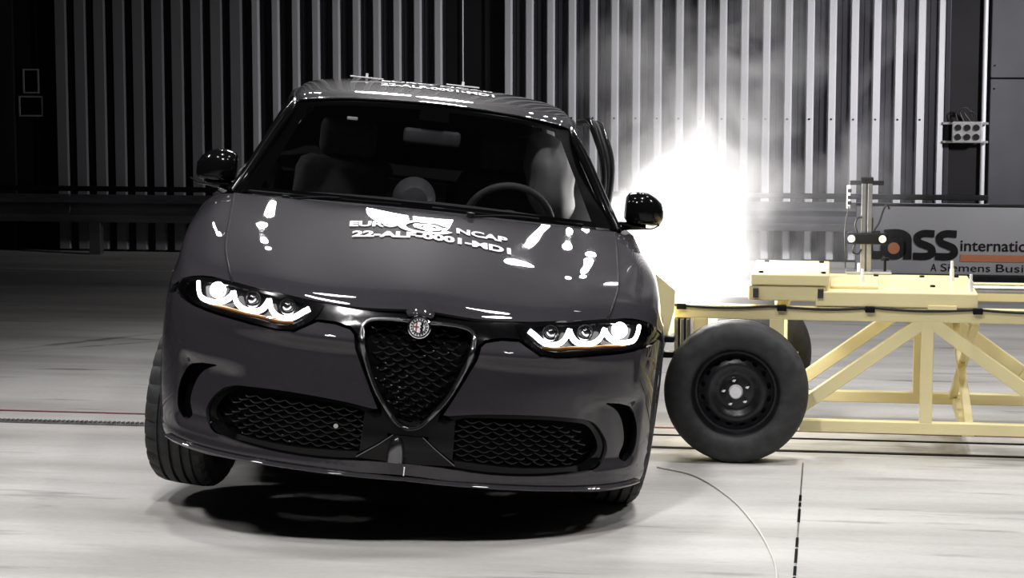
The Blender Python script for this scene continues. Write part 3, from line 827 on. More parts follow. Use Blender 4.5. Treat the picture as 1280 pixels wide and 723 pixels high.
# ---- emblem
em = empty('emblem', (0.0, .022, .797), car); em.rotation_euler = (rad(-14), 0, 0)
lathe('ring', CHROME, em, [(.0, .0375), (-.008, .040), (-.011, .037), (-.011, .0325), (-.006, .031)], 40, 'Y')
lathe('disc', WHITEPL, em, [(.0, .032), (-.006, .032), (-.0065, 0)], 40, 'Y')
lathe('badge_ring', CHROME, em, [(-.005, .0225), (-.010, .0225), (-.010, .020), (-.005, .020)], 32, 'Y', closed=True)
bm = bmesh.new()
hv = [bm.verts.new((.0195 * math.cos(a), -.0075, .0195 * math.sin(a))) for a in [math.pi / 2 + math.pi * k / 16 for k in range(17)]]
bm.faces.new(hv); obj('shield_field', bm, WHITEPL, em)
bx('cross', REDL, em, -.012, -.007, -.0095, -.0075, -.0165, .0165, .0004); bx('cross', REDL, em, -.0185, -.001, -.0095, -.0075, -.0025, .0025, .0004)
tube('serpent', PRINTBLK, em, dense([(.004, -.009, -.016), (.012, -.009, -.011), (.005, -.009, -.006), (.013, -.009, -.001), (.005, -.009, .005), (.012, -.009, .010), (.006, -.009, .016)], 30), .0026, 6)
for k in range(18):
    a = 2 * math.pi * k / 18
    bx('ring_mark', BLACKMATT, em, .0265 * math.cos(a) - .0026, .0265 * math.cos(a) + .0026, -.0085, -.0062, .0265 * math.sin(a) - .0026, .0265 * math.sin(a) + .0026, .0004)

# ---- headlamps
HL = [(.876, .797), (.848, .836), (.798, .852), (.741, .860), (.660, .860), (.561, .851), (.48, .847), (.392, .842), (.330, .832), (.345, .800), (.372, .772), (.425, .743), (.482, .738), (.546, .742), (.633, .750), (.723, .757), (.796, .766), (.850, .780)]
STR = [[(.786, .838), (.780, .812), (.766, .791), (.732, .785), (.700, .788), (.671, .802), (.655, .818), (.649, .831)],
       [(.649, .831), (.636, .801), (.611, .784), (.572, .780), (.544, .789), (.528, .808), (.520, .825)],
       [(.520, .825), (.508, .795), (.487, .778), (.454, .773), (.424, .783), (.399, .801), (.378, .814)]]
def headlamp(side):
    e = empty('headlamp', (0, 0, 0), car)
    mir = None if side > 0 else 'only'
    def M_(p): return Vector((p.x * side, p.y, p.z))
    front('housing', BLACKGLOSS, HL, (), -.030, .01, .02, mir, e)
    front('trim', BLACKGLOSS, HL, [[(.850, .800), (.830, .828), (.790, .842), (.660, .851), (.48, .838), (.40, .833), (.365, .82), (.385, .785), (.43, .757), (.48, .750), (.546, .753), (.723, .768), (.80, .777)]], -.004, .012, .018, mir, e)
    for s in STR:
        pts = dense([nose(U(x, z), z, -.004) for x, z in s], 24)
        tube('light_strip', LED, e, [M_(q) for q in pts], .0100, 8, flat=(1, .7))
    for k, (x, z) in enumerate(((.714, .826), (.583, .818), (.457, .811))):
        c = M_(nose(U(x, z), z, -.012))
        lathe('projector', LED2 if k == 0 else CHROMEDK, e, [(-.016, 0), (-.013, .010), (-.004, .019), (.004, .022)], 20, 'Y', center=c)
        lathe('projector_ring', CHROME if k else LED2, e, [(.004, .0285), (-.006, .0285), (-.006, .0245), (.004, .0235)], 24, 'Y', center=c, closed=True)
        for q in (-.6, .5):
            tube('reflector_glint', CHROME, e, [c + Vector((.020 * math.cos(a + q), -.010, .020 * math.sin(a + q))) for a in (0, .25, .5)], .0022, 6)
    rp = [nose(U(x, z), z, -.010) for x, z in ((.74, .775), (.68, .772), (.62, .768), (.55, .765), (.48, .759), (.43, .762))]
    tube('amber_reflector', AMBER, e, [M_(q) for q in dense(rp, 20)], .008, 8, flat=(.9, .5))
    front('lens', LENS, HL, (), .002, .0, .02, mir, e)
headlamp(-1); headlamp(1)

# ---- bonnet
HOOD = Patch([
    [(0, .060, .851), (.19, .068, .840), (.35, .105, .841), (.50, .165, .851), (.655, .270, .858)],
    [(0, .13, .905), (.19, .15, .894), (.36, .19, .890), (.525, .26, .897), (.680, .36, .897)],
    [(0, .38, .977), (.19, .39, .966), (.372, .44, .957), (.55, .50, .955), (.715, .58, .950)],
    [(0, .74, 1.055), (.19, .75, 1.046), (.378, .79, 1.034), (.565, .85, 1.028), (.735, .92, 1.024)],
    [(0, 1.07, 1.115), (.19, 1.075, 1.110), (.375, 1.10, 1.104), (.565, 1.15, 1.100), (.750, 1.23, 1.094)]], True)
hood = obj('bonnet', HOOD.mesh(48, 40, thick=.012), PAINT, car, 40)
hb = HOOD.mesh(80, 60); bvh_hood = BVHTree.FromBMesh(hb); hb.free()
# raised nose lobe above the emblem
lobe = Patch([[(0, .028, .834), (.020, .030, .833), (.040, .040, .828)], [(0, .032, .848), (.024, .035, .846), (.047, .050, .839)], [(0, .075, .874), (.027, .08, .871), (.054, .10, .862)], [(0, .20, .919), (.026, .20, .917), (.052, .20, .910)]], True)
obj('bonnet_lobe', lobe.mesh(16, 14, thick=.006), PAINT, car, 50)
# shut lines between bonnet and wings
for s in (-1, 1):
    tube('shut_line', BLACKMATT, car, [Vector((s * (q.x + .004), q.y, q.z - .001)) for q in (HOOD.at(1, k / 30) for k in range(31))], .004, 6)

# ---- front wings: shoulder strip plus side with the wheel arch
def side_x(y, z, dent=0.):
    x = smooth_lerp(z, WZ) * taper(y)
    if dent: x -= .13 * bell((y - 2.25) / .75) ** 2 * bell((z - .6) / .5)
    return x
OUT = [(.50, .800), (.62, .822), (.80, .860), (1.0, .890), (1.32, .920)]
def ov(y, z): return (side_x(y, z), y, z)
WING = Patch([
    [(.659, .275, .858), (.75, .345, .862), (.83, .425, .842), ov(*OUT[0])],
    [(.690, .39, .905), (.785, .47, .905), (.862, .55, .880), ov(*OUT[1])],
    [(.722, .60, .952), (.815, .68, .950), (.885, .745, .925), ov(*OUT[2])],
    [(.741, .93, 1.024), (.830, .95, 1.015), (.893, .975, .975), ov(*OUT[3])],
    [(.756, 1.235, 1.092), (.830, 1.26, 1.075), (.885, 1.29, 1.02), ov(*OUT[4])]])
AY, AZ, AR = .95, .41, .372
def arch(cy, cz, r, a0, a1, n=18): return [(cy + r * math.cos(rad(a0 + (a1 - a0) * k / n)), cz + r * math.sin(rad(a0 + (a1 - a0) * k / n))) for k in range(n + 1)]
def side_panel(name, m, outl, side, off=0., thick=.012, parent=car, dent=0., holes=(), step=.05):
    bm = sheet_bm(outl, holes, lambda y, z: Vector((side_x(y, z, dent if side > 0 else 0) + off, y, z)), step)
    bm.normal_update()
    if sum(f.normal.x * f.calc_area() for f in bm.faces) < 0: bmesh.ops.reverse_faces(bm, faces=bm.faces)
    if side < 0:
        for v in bm.verts: v.co.x = -v.co.x
        bmesh.ops.reverse_faces(bm, faces=bm.faces)
    bm.normal_update(); solid(bm, thick)
    return obj(name, bm, m, parent, 40)
wing_out = [(.50, .800), (.525, .775), (.555, .70), (.575, .60), (.583, .47)] + arch(AY, AZ, AR, 170, 0, 20) + [(1.322, .25), (1.335, .25), (1.335, .918)] + OUT[::-1][1:-1]
for s in (-1, 1):
    w = empty('wing', (0, 0, 0), car)
    obj('shoulder', WING.mesh(16, 36, mirror=(s > 0) is False, thick=0), PAINT, w, 40)
    bmw = w.children[0].data
    side_panel('wing_skin', PAINT, wing_out, s, 0, .014, w, step=.04)
    bm = bmesh.new()
    tube_bm(bm, [Vector((s * (side_x(y, z) - .012), y, z)) for y, z in arch(AY, AZ, AR + .004, 175, 0, 30)], .013, 8)
    bmesh.ops.recalc_face_normals(bm, faces=bm.faces); obj('arch_lip', bm, BLACKMATT, w, 50)
    # wheel-house liner
    bm = bmesh.new()
    A = arch(AY, AZ, AR + .01, 195, -20, 24)
    a = [bm.verts.new((s * .86, y, z)) for y, z in A]; b = [bm.verts.new((s * .55, y, z)) for y, z in A]
    for i in range(len(A) - 1): bm.faces.new((a[i], a[i + 1], b[i + 1], b[i]))
    bm.faces.new(b); solid(bm, .004)
    obj('wheel_liner', bm, DARKVOID, w, 50)

# ---- doors, sills, quarters
RY = .95 + 2.62
def belt(y): return smooth_lerp(y, [(1.3, 1.075), (2.3, 1.10), (3.3, 1.13), (3.9, 1.15)])
for s in (-1, 1):
    d = empty('car_door', (0, 0, 0), car)
    side_panel('skin', PAINT, [(1.345, .34), (2.36, .34), (2.36, belt(2.36)), (1.85, belt(1.85)), (1.345, belt(1.345))], s, 0, .03, d, .1)
    bx('handle', PAINT, d, *((.905, .945) if s > 0 else (-.945, -.905)), 2.14, 2.32, .93, .955, .008) if s < 0 else None
    d = empty('car_door', (0, 0, 0), car)
    side_panel('skin', PAINT, [(2.37, .34), (3.13, .34)] + arch(RY, AZ, AR + .04, 172, 118, 8) + [(3.40, belt(3.4)), (2.9, belt(2.9)), (2.37, belt(2.37))], s, 0, .03, d, .1)
    bx('handle', PAINT, d, -.945, -.905, 3.05, 3.23, .95, .975, .008) if s < 0 else None
    side_panel('sill', BLACKMATT, [(1.34, .20), (3.18, .20), (3.16, .335), (1.34, .335)], s, .01, .03, car, .1)
    side_panel('quarter_panel', PAINT, arch(RY, AZ, AR, 112, 0, 16)[0:] + [(RY + AR + .005, .28), (4.42, .30), (4.50, .55), (4.50, .85), (4.42, 1.05), (4.2, 1.16), (3.8, belt(3.8)), (3.42, belt(3.41))], s, 0, .014, car)
    bm = bmesh.new()
    A = arch(RY, AZ, AR + .01, 200, -20, 20)
    a = [bm.verts.new((s * .88, y, z)) for y, z in A]; b = [bm.verts.new((s * .55, y, z)) for y, z in A]
    for i in range(len(A) - 1): bm.faces.new((a[i], a[i + 1], b[i + 1], b[i]))
    bm.faces.new(b); solid(bm, .004); obj('wheel_liner', bm, DARKVOID, car, 50)

# ---- windscreen, cowl, pillars, roof
WS = Patch([
    [(0, 1.100, 1.118), (.25, 1.110, 1.116), (.50, 1.165, 1.112), (.735, 1.275, 1.105)],
    [(0, 1.36, 1.270), (.235, 1.37, 1.266), (.465, 1.41, 1.254), (.675, 1.50, 1.225)],
    [(0, 1.62, 1.398), (.215, 1.63, 1.394), (.430, 1.665, 1.378), (.620, 1.73, 1.342)],
    [(0, 1.870, 1.502), (.20, 1.875, 1.497), (.40, 1.90, 1.483), (.575, 1.95, 1.455)]], True)
obj('windscreen', WS.mesh(40, 30), GLASS, car, 60)
# black printed border of the screen
bm = bmesh.new()
def frit(s0, s1, t0, t1, ns, nt):
    g = [[bm.verts.new(WS.at(s0 + (s1 - s0) * i / ns, t0 + (t1 - t0) * j / nt) + Vector((0, .006, -.004))) for i in range(ns + 1)] for j in range(nt + 1)]
    for j in range(nt):
        for i in range(ns): bm.faces.new((g[j][i], g[j][i + 1], g[j + 1][i + 1], g[j + 1][i]))
frit(-1, 1, 0, .05, 40, 2); frit(-1, 1, .93, 1, 40, 2); frit(-1, -.90, .05, .93, 4, 24); frit(.90, 1, .05, .93, 4, 24); frit(-.10, .10, .80, .93, 6, 4)
obj('screen_border', bm, DARKVOID, car, 60)
COWL = Patch([[(0, 1.055, 1.098), (.375, 1.085, 1.088), (.56, 1.14, 1.084), (.755, 1.225, 1.076)], [(0, 1.13, 1.105), (.375, 1.16, 1.100), (.56, 1.22, 1.096), (.765, 1.33, 1.090)]], True)
obj('cowl', COWL.mesh(30, 3, thick=.01), BLACKMATT, car, 50)
ROOF = Patch([
    [(0, 1.868, 1.506), (.20, 1.874, 1.501), (.40, 1.90, 1.487), (.555, 1.945, 1.464), (.600, 1.975, 1.435)],
    [(0, 2.05, 1.541), (.21, 2.055, 1.537), (.42, 2.07, 1.523), (.575, 2.09, 1.495), (.612, 2.10, 1.458)],
    [(0, 2.50, 1.570), (.22, 2.50, 1.566), (.43, 2.50, 1.551), (.570, 2.50, 1.525), (.622, 2.50, 1.472)],
    [(0, 3.20, 1.563), (.22, 3.20, 1.559), (.43, 3.20, 1.543), (.57, 3.20, 1.515), (.622, 3.20, 1.464)],
    [(0, 3.80, 1.515), (.21, 3.80, 1.511), (.41, 3.79, 1.496), (.56, 3.77, 1.466), (.625, 3.75, 1.415)],
    [(0, 4.10, 1.462), (.20, 4.10, 1.458), (.40, 4.08, 1.444), (.54, 4.05, 1.416), (.60, 4.02, 1.375)]], True)
obj('roof', ROOF.mesh(40, 60, thick=.02), PAINT, car, 40)
rb = ROOF.mesh(60, 80); bvh_roof = BVHTree.FromBMesh(rb); rb.free()
tube('header_trim', CHROMEDK, car, [ROOF.at(-1 + 2 * k / 40, 0) + Vector((0, -.004, .000)) for k in range(41)], .004, 6)
for s in (-1, 1):
    ap = [(.768, 1.33, 1.085), (.725, 1.42, 1.168), (.678, 1.58, 1.268), (.636, 1.74, 1.355), (.596, 1.93, 1.430), (.605, 2.12, 1.455), (.615, 2.5, 1.466), (.615, 3.2, 1.460), (.600, 3.78, 1.41)]
    tube('windscreen_pillar', BLACKGLOSS, car, [Vector((s * p.x, p.y, p.z)) for p in dense(ap, 60)], .026, 10, flat=(1, .8))
    tube('pillar_trim', CHROMEDK, car, [Vector((s * (p.x - .0), p.y - .024, p.z + .014)) for p in dense(ap[:5], 30)], .004, 6)
    bp = [(.79, 2.36, 1.09), (.70, 2.40, 1.28), (.615, 2.46, 1.455)]
    tube('door_pillar', BLACKGLOSS, car, [Vector((s * p.x, p.y, p.z)) for p in dense(bp, 12)], .04, 8, flat=(.6, 1.2))
    # side glass panes and rear pillar
    def pane(ya, yb, yta, ytb, m=GLASS, name='side_window'):
        P = Patch([[(s * .795, ya, belt(ya)), (s * .795, yb, belt(yb))], [(s * .700, (ya + yta) / 2, (belt(ya) + 1.46) / 2), (s * .700, (yb + ytb) / 2, (belt(yb) + 1.455) / 2)], [(s * .612, yta, 1.460), (s * .61, ytb, 1.45)]])
        obj(name, P.mesh(8, 10), m, car, 60)
    pane(1.40, 2.36, 2.05, 2.45); pane(2.40, 3.40, 2.48, 3.35)
    pane(3.40, 4.25, 3.35, 3.95, PAINT, 'tail_pillar')
TG = Patch([
    [(0, 4.11, 1.458), (.30, 4.09, 1.448), (.60, 4.02, 1.37)],
    [(0, 4.34, 1.16), (.42, 4.32, 1.15), (.76, 4.20, 1.13)],
    [(0, 4.50, .95), (.45, 4.48, .95), (.80, 4.36, .95)],
    [(0, 4.53, .60), (.45, 4.51, .60), (.80, 4.46, .60)],
    [(0, 4.46, .28), (.45, 4.44, .28), (.78, 4.38, .28)]], True)
obj('tailgate', TG.mesh(24, 24, thick=.02), PAINT, car, 40)
bx('underbody', DARKVOID, car, -.52, .52, .30, 4.35, .295, .325, .01)
bx('floor_pan', DARKVOID, car, -.80, .80, 1.36, 3.15, .26, .30, .01)
bx('engine_bay', DARKVOID, car, -.52, .52, .30, 1.30, .28, .80, .05)
bx('bulkhead', DARKVOID, car, -.74, .74, 1.28, 1.34, .28, 1.05, .01)

# wipers
for a, b in (((-.70, 1.235, 1.106), (-.10, 1.120, 1.122)), ((.02, 1.112, 1.122), (.62, 1.222, 1.108))):
    a, b = Vector(a), Vector(b)
    w = empty('wiper', (0, 0, 0), car)
    mid = (a + b) / 2 + Vector((0, -.022, .0))
    tube('blade', BLACKMATT, w, dense([a, mid, b], 16), .006, 6, flat=(1.2, .8))
    tube('arm', BLACKMATT, w, dense([a + Vector((.15, -.055, -.012)), mid + Vector((0, -.012, .006)), mid + Vector((.12, .0, .006))], 10), .005, 6)
    lathe('pivot', BLACKMATT, w, [(-.01, .016), (.012, .016), (.016, 0)], 14, 'Z', center=a + Vector((.15, -.055, -.010)))

# ---- mirrors
def mirror_part(s):
    e = empty('wing_mirror', (0, 0, 0), car)
    rows = []
    cx, cy, cz = (.858 if s < 0 else .895), 1.50, 1.172
    prof = [(-.085, .050, .055), (-.075, .066, .072), (-.04, .074, .080), (.0, .074, .078), (.035, .068, .066), (.062, .054, .046), (.078, .030, .024)]
    bm = bmesh.new()
    for dx, hz, dy in prof:
        rows.append([bm.verts.new((s * (cx + dx), cy + (dy * math.copysign(abs(math.sin(a)) ** .8, math.sin(a))) * (1 if math.sin(a) < 0 else .55) + max(0, dx) * .5, cz - .25 * max(0, dx) + hz * math.copysign(abs(math.cos(a)) ** .75, math.cos(a)) * (1 if math.cos(a) > 0 else .78))) for a in [2 * math.pi * k / 24 for k in range(24)]])
    for a, b in zip(rows, rows[1:]):
        for k in range(24): bm.faces.new((a[k], a[(k + 1) % 24], b[(k + 1) % 24], b[k]))
    bm.faces.new(rows[0]); bm.faces.new(rows[-1])
    bmesh.ops.recalc_face_normals(bm, faces=bm.faces)
    obj('housing', bm, BLACKGLOSS, e, 60)
    tube('stalk', BLACKGLOSS, e, [Vector((s * p.x, p.y, p.z)) for p in dense([(.765, 1.48, 1.085), (.80, 1.49, 1.10), (.87, 1.50, 1.108), (.90, 1.50, 1.112)], 10)], [.026] * 4 + [.022] * 7, 8, flat=(.8, 1.4))
    tube('trim_strip', CHROMEDK, e, [Vector((s * p.x, p.y, p.z)) for p in dense([(.80, 1.46, 1.112), (.87, 1.425, 1.106), (.92, 1.455, 1.105), (.955, 1.50, 1.118)], 16)], .004, 6)
    lathe('glass', CHROME, e, [(.0, .055), (.004, .055), (.004, 0)], 24, 'Y', center=(s * .875, 1.545, 1.165))
mirror_part(-1); mirror_part(1)

# ---- popped window frame on the struck side
df = empty('bent_door_frame', (0, 0, 0), car)
for k, (dx, m, r) in enumerate(((0, BLACKGLOSS, .020), (.030, BLACKMATT, .012), (.055, BLACKGLOSS, .015))):
    pts = [(.70 + dx * .6, 1.55, 1.10), (.742 + dx * .55, 1.80, 1.22), (.745 + dx * .7, 2.0, 1.33), (.725 + dx * .8, 2.2, 1.42), (.700 + dx, 2.4, 1.485 - .006 * k), (.672 + dx * .8, 2.6, 1.470)]
    tube('seal', m, df, dense([Vector(p) for p in pts], 30), r, 8, flat=(1, .8))

# ---- interior
obj('dashboard', Patch([[(0, 1.16, 1.055), (.40, 1.20, 1.055), (.70, 1.32, 1.04)], [(0, 1.36, 1.105), (.40, 1.40, 1.10), (.70, 1.46, 1.075)], [(0, 1.62, 1.11), (.40, 1.63, 1.10), (.70, 1.64, 1.08)], [(0, 1.68, 1.02), (.40, 1.69, 1.01), (.70, 1.70, 1.0)], [(0, 1.62, .70), (.40, 1.62, .70), (.70, 1.62, .70)]], True).mesh(24, 24, thick=.01), DASH, car, 50)
lathe('instrument_hood', DASH, car, [(1.50, .0), (1.51, .055), (1.56, .085), (1.66, .090)], 24, 'Y', center=(-.05, 0, 1.115))
bx('dash_screen', BLACKGLOSS, car, -.17, .08, 1.66, 1.675, 1.08, 1.19, .006)
sw = empty('steering_wheel', (.36, 1.88, 1.03), car); sw.rotation_euler = (rad(24), 0, 0)
bm = bmesh.new(); tube_bm(bm, [(.185 * math.cos(2 * math.pi * k / 36), 0, .185 * math.sin(2 * math.pi * k / 36)) for k in range(36)], .016, 8, True); obj('rim', bm, DASH, sw, 60)
lathe('hub', DASH, sw, [(-.02, .07), (.02, .06), (.03, 0)], 20, 'Y'); bx('spoke', DASH, sw, -.18, .18, -.01, .01, -.02, .02, .006); bx('spoke', DASH, sw, -.02, .02, -.01, .01, -.18, 0, .006)
lathe('column', DASH, sw, [(-.30, .05), (-.02, .05)], 14, 'Y')
for sx in (-.37, .37):
    st = empty('seat', (sx, 2.25, 0), car)
    bm = bmesh.new(); box(bm, -.25, .25, -.30, .22, .50, .66, .05); obj('cushion', bm, SEAT, st, 50)
    bm = bmesh.new(); box(bm, -.24, .24, .20, .34, .62, 1.20, .06)
    for v in bm.verts: v.co.y += (v.co.z - .62) * .30; v.co.x *= 1 - .25 * max(0, v.co.z - .9)
    obj('backrest', bm, SEAT, st, 50)
    bm = bmesh.new(); box(bm, -.13, .13, .40, .50, 1.20, 1.38, .04); obj('headrest', bm, SEAT, st, 50)
bm = bmesh.new(); box(bm, -.12, .12, 1.765, 1.80, 1.335, 1.40, .015); obj('rearview_mirror', bm, DASH, car, 50)
bx('white_block', WHITEPL, car, -.36, -.315, 1.775, 1.80, 1.405, 1.418, .003)  # small white box inside the windscreen, near its upper edge
# curtain airbag hanging inside the struck side
bm = bmesh.new(); bmesh.ops.create_icosphere(bm, subdivisions=5, radius=1)
for v in bm.verts:
    x, y, z = v.co
    x, y, z = (math.copysign(abs(q) ** .8, q) for q in (x, y, z))
    f = 1 + .05 * math.sin(9 * z + 2 * y) + .04 * math.sin(14 * y)
    v.co = Vector((.515 + .105 * x * f + .06 * (1 - z) * .5, 2.35 + .45 * y - .05 * z, 1.215 + .20 * z - .02 * x))
o = obj('curtain_airbag', bm, AIRBAG, car, 60); o['label'] = 'inflated pale curtain airbag inside the struck side'

# ---- road wheels
def road_wheel(x, y, z, s, toe=0., camber=0.):
    w = empty('wheel', (x, y, z), car); w.rotation_euler = (0, rad(camber), rad(toe))
    R0 = .345; hw = .118
    pr = [(-.098, .245), (-.112, .262), (-.120, .295), (-.112, .325), (-.098, .338), (-.080, .3425), (-.060, R0 - .001), (-.058, R0 - .011), (-.047, R0 - .011), (-.045, R0), (-.016, R0 + .001), (-.014, R0 - .011), (-.004, R0 - .011), (-.002, R0 + .001),
          (.026, R0), (.028, R0 - .011), (.038, R0 - .011), (.040, R0), (.064, R0 - .001), (.066, R0 - .010), (.074, R0 - .010), (.076, .3425), (.098, .338), (.112, .325), (.120, .295), (.112, .262), (.098, .245), (.08, .235), (-.08, .235)]
    def rf(j, k, r):
        if j in (3, 4, 5) and k % 5 == 0: return r - .009
        if j in (21, 22, 23) and k % 5 == 2: return r - .009
        return r
    lathe('tyre', RUBBER, w, pr, 150, 'X', rf, closed=True, sharp=30)
    lathe('rim_barrel', STEELBLK, w, [(-s * .10, .246), (-s * .10, .225), (s * .085, .225), (s * .108, .246)], 48, 'X', caps=False)
    o = s
    bm = bmesh.new()
    for k in range(5):
        for q in (-.14, .14):
            a = 2 * math.pi * k / 5 + q; c, sn = math.cos(a), math.sin(a); t = Vector((0, -sn, c))
            p0 = Vector((o * .070, .04 * c, .04 * sn)); p1 = Vector((o * .092, .235 * c, .235 * sn))
            for e0, e1 in (((p0, p1),) ):
                vs = []
                for p, ww in ((e0, .020), (e1, .030)):
                    vs += [bm.verts.new(p + t * ww / 2), bm.verts.new(p - t * ww / 2), bm.verts.new(p - t * ww / 2 - Vector((o * .03, 0, 0))), bm.verts.new(p + t * ww / 2 - Vector((o * .03, 0, 0)))]
                for f in ((0, 1, 5, 4), (1, 2, 6, 5), (2, 3, 7, 6), (3, 0, 4, 7), (0, 3, 2, 1), (4, 5, 6, 7)): bm.faces.new([vs[i] for i in f])
    bmesh.ops.recalc_face_normals(bm, faces=bm.faces); obj('spokes', bm, CHROMEDK, w)
    lathe('hub', CHROMEDK, w, [(o * .03, .06), (o * .075, .055), (o * .082, 0)], 24, 'X')
    lathe('brake_disc', STEEL, w, [(-o * .01, .16), (o * .012, .16), (o * .012, .05)], 32, 'X')
    lathe('axle_stub', DARKVOID, w, [(-o * .25, .04), (o * .03, .05)], 14, 'X')
    bx('knuckle', STEEL, w, -.07 if s > 0 else .01, -.01 if s > 0 else .07, -.05, .05, -.13, .14, .012)
    return w
road_wheel(-.785, .95, .335, -1, -12, 1)
road_wheel(.770, .80, .450, 1, 2, 0)
road_wheel(-.79, RY, .36, -1); road_wheel(.79, RY, .452, 1)
# lower arms seen past the tyres
tube('suspension_arm', STEEL, car, [(-.35, .98, .32), (-.72, .95, .25)], .025, 8)
tube('suspension_arm', STEEL, car, [(.35, .98, .34), (.66, .95, .37)], .025, 8)

# ---- lettering on bonnet and roof, roof targets
def drape(name, s, x0, x1, y0, y1, bvh, bold=.02, parent=car, m=WHITE, sp=1.0, skew=0.):
    vs, fs = fit_text(s, x0, x1, y0, y1, bold, sp)
    bm = bmesh.new(); bv = []
    for v in vs:
        h = bvh.ray_cast(Vector((v.x, v.y, 3)), Vector((0, 0, -1)))
        bv.append(bm.verts.new((v.x, v.y, (h[0].z if h[0] else 1) + .0035)))
    for f in fs:
        try: bm.faces.new([bv[i] for i in f])
        except ValueError: pass
    bmesh.ops.triangulate(bm, faces=bm.faces)
    return obj(name, bm, m, parent)
def drape_ring(name, cx, cy, rx, ry, w, bvh, a0=0, a1=2 * math.pi, n=40):
    bm = bmesh.new(); l = []
    for k in range(n + 1):
        a = a0 + (a1 - a0) * k / n; pr = []
        for q in (1 - w, 1 + w):
            x, y = cx + rx * q * math.cos(a), cy + ry * q * math.sin(a)
            h = bvh.ray_cast(Vector((x, y, 3)), Vector((0, 0, -1))); pr.append(bm.verts.new((x, y, h[0].z + .0035)))
        l.append(pr)
    for a, b in zip(l, l[1:]): bm.faces.new((a[0], b[0], b[1], a[1]))
    return obj(name, bm, WHITE, car)
HY = .66
drape('bonnet_lettering', 'EURO', -.285, -.105, HY + .13, HY + .20, bvh_hood, .035)
drape('bonnet_lettering', 'NCAP', .115, .31, HY + .13, HY + .20, bvh_hood, .035)
drape('bonnet_lettering', '22-ALF-0001-MD1', -.270, .32, HY + .0, HY + .075, bvh_hood, .045)
drape_ring('bonnet_logo', .0, HY + .155, .090, .075, .16, bvh_hood, .5, 2 * math.pi - .3)
drape_ring('bonnet_logo', .01, HY + .155, .040, .035, .3, bvh_hood)
drape('roof_lettering', 'EURO NCAP', -.24, .26, 2.42, 2.52, bvh_roof)
drape('roof_lettering', '22-ALF-0001-MD1', -.24, .26, 2.20, 2.32, bvh_roof, .03)
for (xx, yy) in ((-.31, 2.55), (.125, 2.55)):
    t = empty('roof_target', (xx, yy, bvh_roof.ray_cast(Vector((xx, yy, 3)), Vector((0, 0, -1)))[0].z), car)
    bx('plate', WHITE, t, -.075, .075, -.01, .01, .008, .014, .001); bx('pin', WHITE, t, -.006, .006, -.004, .004, .0, .030, .001)

# ================================================================== flash and smoke at the impact
def volume_mat(name, build):
    m = bpy.data.materials.new(name); m.use_nodes = True; nt = m.node_tree
    for n in list(nt.nodes):
        if n.type != 'OUTPUT_MATERIAL': nt.nodes.remove(n)
    out = [n for n in nt.nodes if n.type == 'OUTPUT_MATERIAL'][0]
    L(m, build(m), out.inputs['Volume']); return m
def ell(m, center, size):
    """radial distance 0..1 in an ellipsoid, object coordinates"""
    tc = N(m, 'ShaderNodeTexCoord'); mp = N(m, 'ShaderNodeMapping', vector_type='TEXTURE')
    mp.inputs['Location'].default_value = center; mp.inputs['Scale'].default_value = size
    L(m, tc.outputs['Object'], mp.inputs['Vector'])
    ln = N(m, 'ShaderNodeVectorMath', operation='LENGTH'); L(m, mp.outputs['Vector'], ln.inputs[0])
    return tc, ln.outputs['Value']
def mathn(m, op, a, b=None, clamp=False):
    n = N(m, 'ShaderNodeMath', operation=op); n.use_clamp = clamp
    for i, v in enumerate((a, b)):
        if v is None: continue
        if isinstance(v, (int, float)): n.inputs[i].default_value = v
        else: L(m, v, n.inputs[i])
    return n.outputs[0]
FLASH = Vector((-.63, 9.45, .86))
def flash_build(m):
    tc, d = ell(m, (0, 0, 0), (.72, .62, .84))
    nz = N(m, 'ShaderNodeTexNoise'); nz.inputs['Scale'].default_value = 3.2; nz.inputs['Detail'].default_value = 3
    L(m, tc.outputs['Object'], nz.inputs['Vector'])
    dd = mathn(m, 'ADD', d, mathn(m, 'MULTIPLY', mathn(m, 'SUBTRACT', nz.outputs['Fac'], .5), .35))
    tc3, d3 = ell(m, (.05, .10, .42), (.34, .34, .52))
    d3 = mathn(m, 'ADD', d3, mathn(m, 'MULTIPLY', mathn(m, 'SUBTRACT', nz.outputs['Fac'], .5), .9))
    f = mathn(m, 'ADD', mathn(m, 'POWER', mathn(m, 'SUBTRACT', 1.0, dd, True), 4.5), mathn(m, 'MULTIPLY', mathn(m, 'POWER', mathn(m, 'SUBTRACT', 1.0, d3, True), 2.0), .06))
    e = N(m, 'ShaderNodeEmission'); e.inputs['Color'].default_value = (1, .97, .95, 1)
    L(m, mathn(m, 'MULTIPLY', f, 20.0), e.inputs['Strength']); return e.outputs[0]
def ball_mesh(name, r, sub=3):
    bm = bmesh.new(); bmesh.ops.create_icosphere(bm, subdivisions=sub, radius=1)
    for v in bm.verts: v.co = Vector((v.co.x * r[0], v.co.y * r[1], v.co.z * r[2]))
    return bm
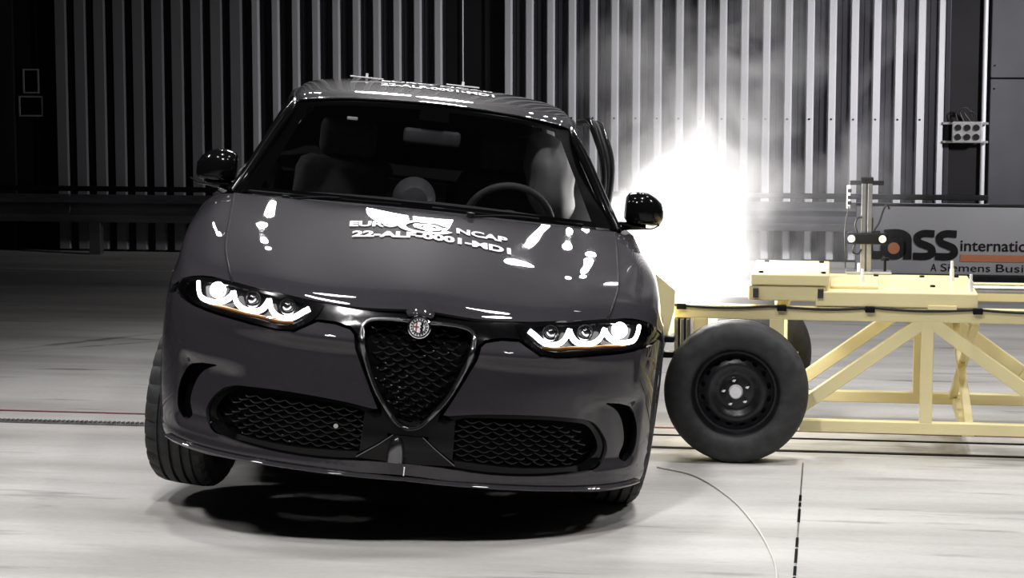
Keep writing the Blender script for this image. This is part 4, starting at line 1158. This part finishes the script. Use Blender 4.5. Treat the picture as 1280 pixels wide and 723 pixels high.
fl = obj('flash_burst', ball_mesh('flash_burst', (.86, .76, .98)), volume_mat('flash_glow', flash_build)); fl.location = FLASH
tag(fl, 'blinding white flash bursting between the car and the trolley', 'flash', kind='stuff')
pl = bpy.data.lights.new('flash_lamp', 'POINT'); pl.energy = 60; pl.shadow_soft_size = .14; pl.color = (1, .97, .93)
po = bpy.data.objects.new('flash_lamp', pl); col.objects.link(po); po.location = FLASH + Vector((.02, .0, .08))
def smoke_build(m):
    tc, d = ell(m, (.20, .5, .55), (.95, .8, 1.35))
    tc2, d2 = ell(m, (-.10, .2, .05), (.75, .6, .60))
    nz = N(m, 'ShaderNodeTexNoise'); nz.inputs['Scale'].default_value = 2.3; nz.inputs['Detail'].default_value = 6; nz.inputs['Distortion'].default_value = .8
    L(m, tc.outputs['Object'], nz.inputs['Vector'])
    a = mathn(m, 'SUBTRACT', 1.0, d, True); b = mathn(m, 'SUBTRACT', 1.0, d2, True)
    shape = mathn(m, 'ADD', mathn(m, 'MULTIPLY', a, 1.0), mathn(m, 'MULTIPLY', b, 1.8))
    mr = N(m, 'ShaderNodeMapRange'); mr.inputs['From Min'].default_value = .50; mr.inputs['From Max'].default_value = .76
    L(m, nz.outputs['Fac'], mr.inputs['Value'])
    dens = mathn(m, 'MULTIPLY', mathn(m, 'MULTIPLY', shape, mr.outputs[0]), 4.4)
    v = N(m, 'ShaderNodeVolumePrincipled'); v.inputs['Color'].default_value = (.93, .93, .95, 1); v.inputs['Anisotropy'].default_value = .2
    L(m, dens, v.inputs['Density']); return v.outputs[0]
bm = ball_mesh('smoke_cloud', (1.25, 1.15, 1.45))
for v in bm.verts: v.co += Vector((.15, .40, .50))
sm = obj('smoke_cloud', bm, volume_mat('smoke', smoke_build)); sm.location = FLASH + Vector((0, .15, 0))
tag(sm, 'thin grey smoke rising from the flash in front of the ribbed wall', 'smoke', kind='stuff')
scene.cycles.volume_step_rate = 1.0
scene.cycles.volume_max_steps = 256
scene.cycles.use_denoising = True
scene.cycles.sample_clamp_indirect = 6.0
scene.cycles.transparent_max_bounces = 12
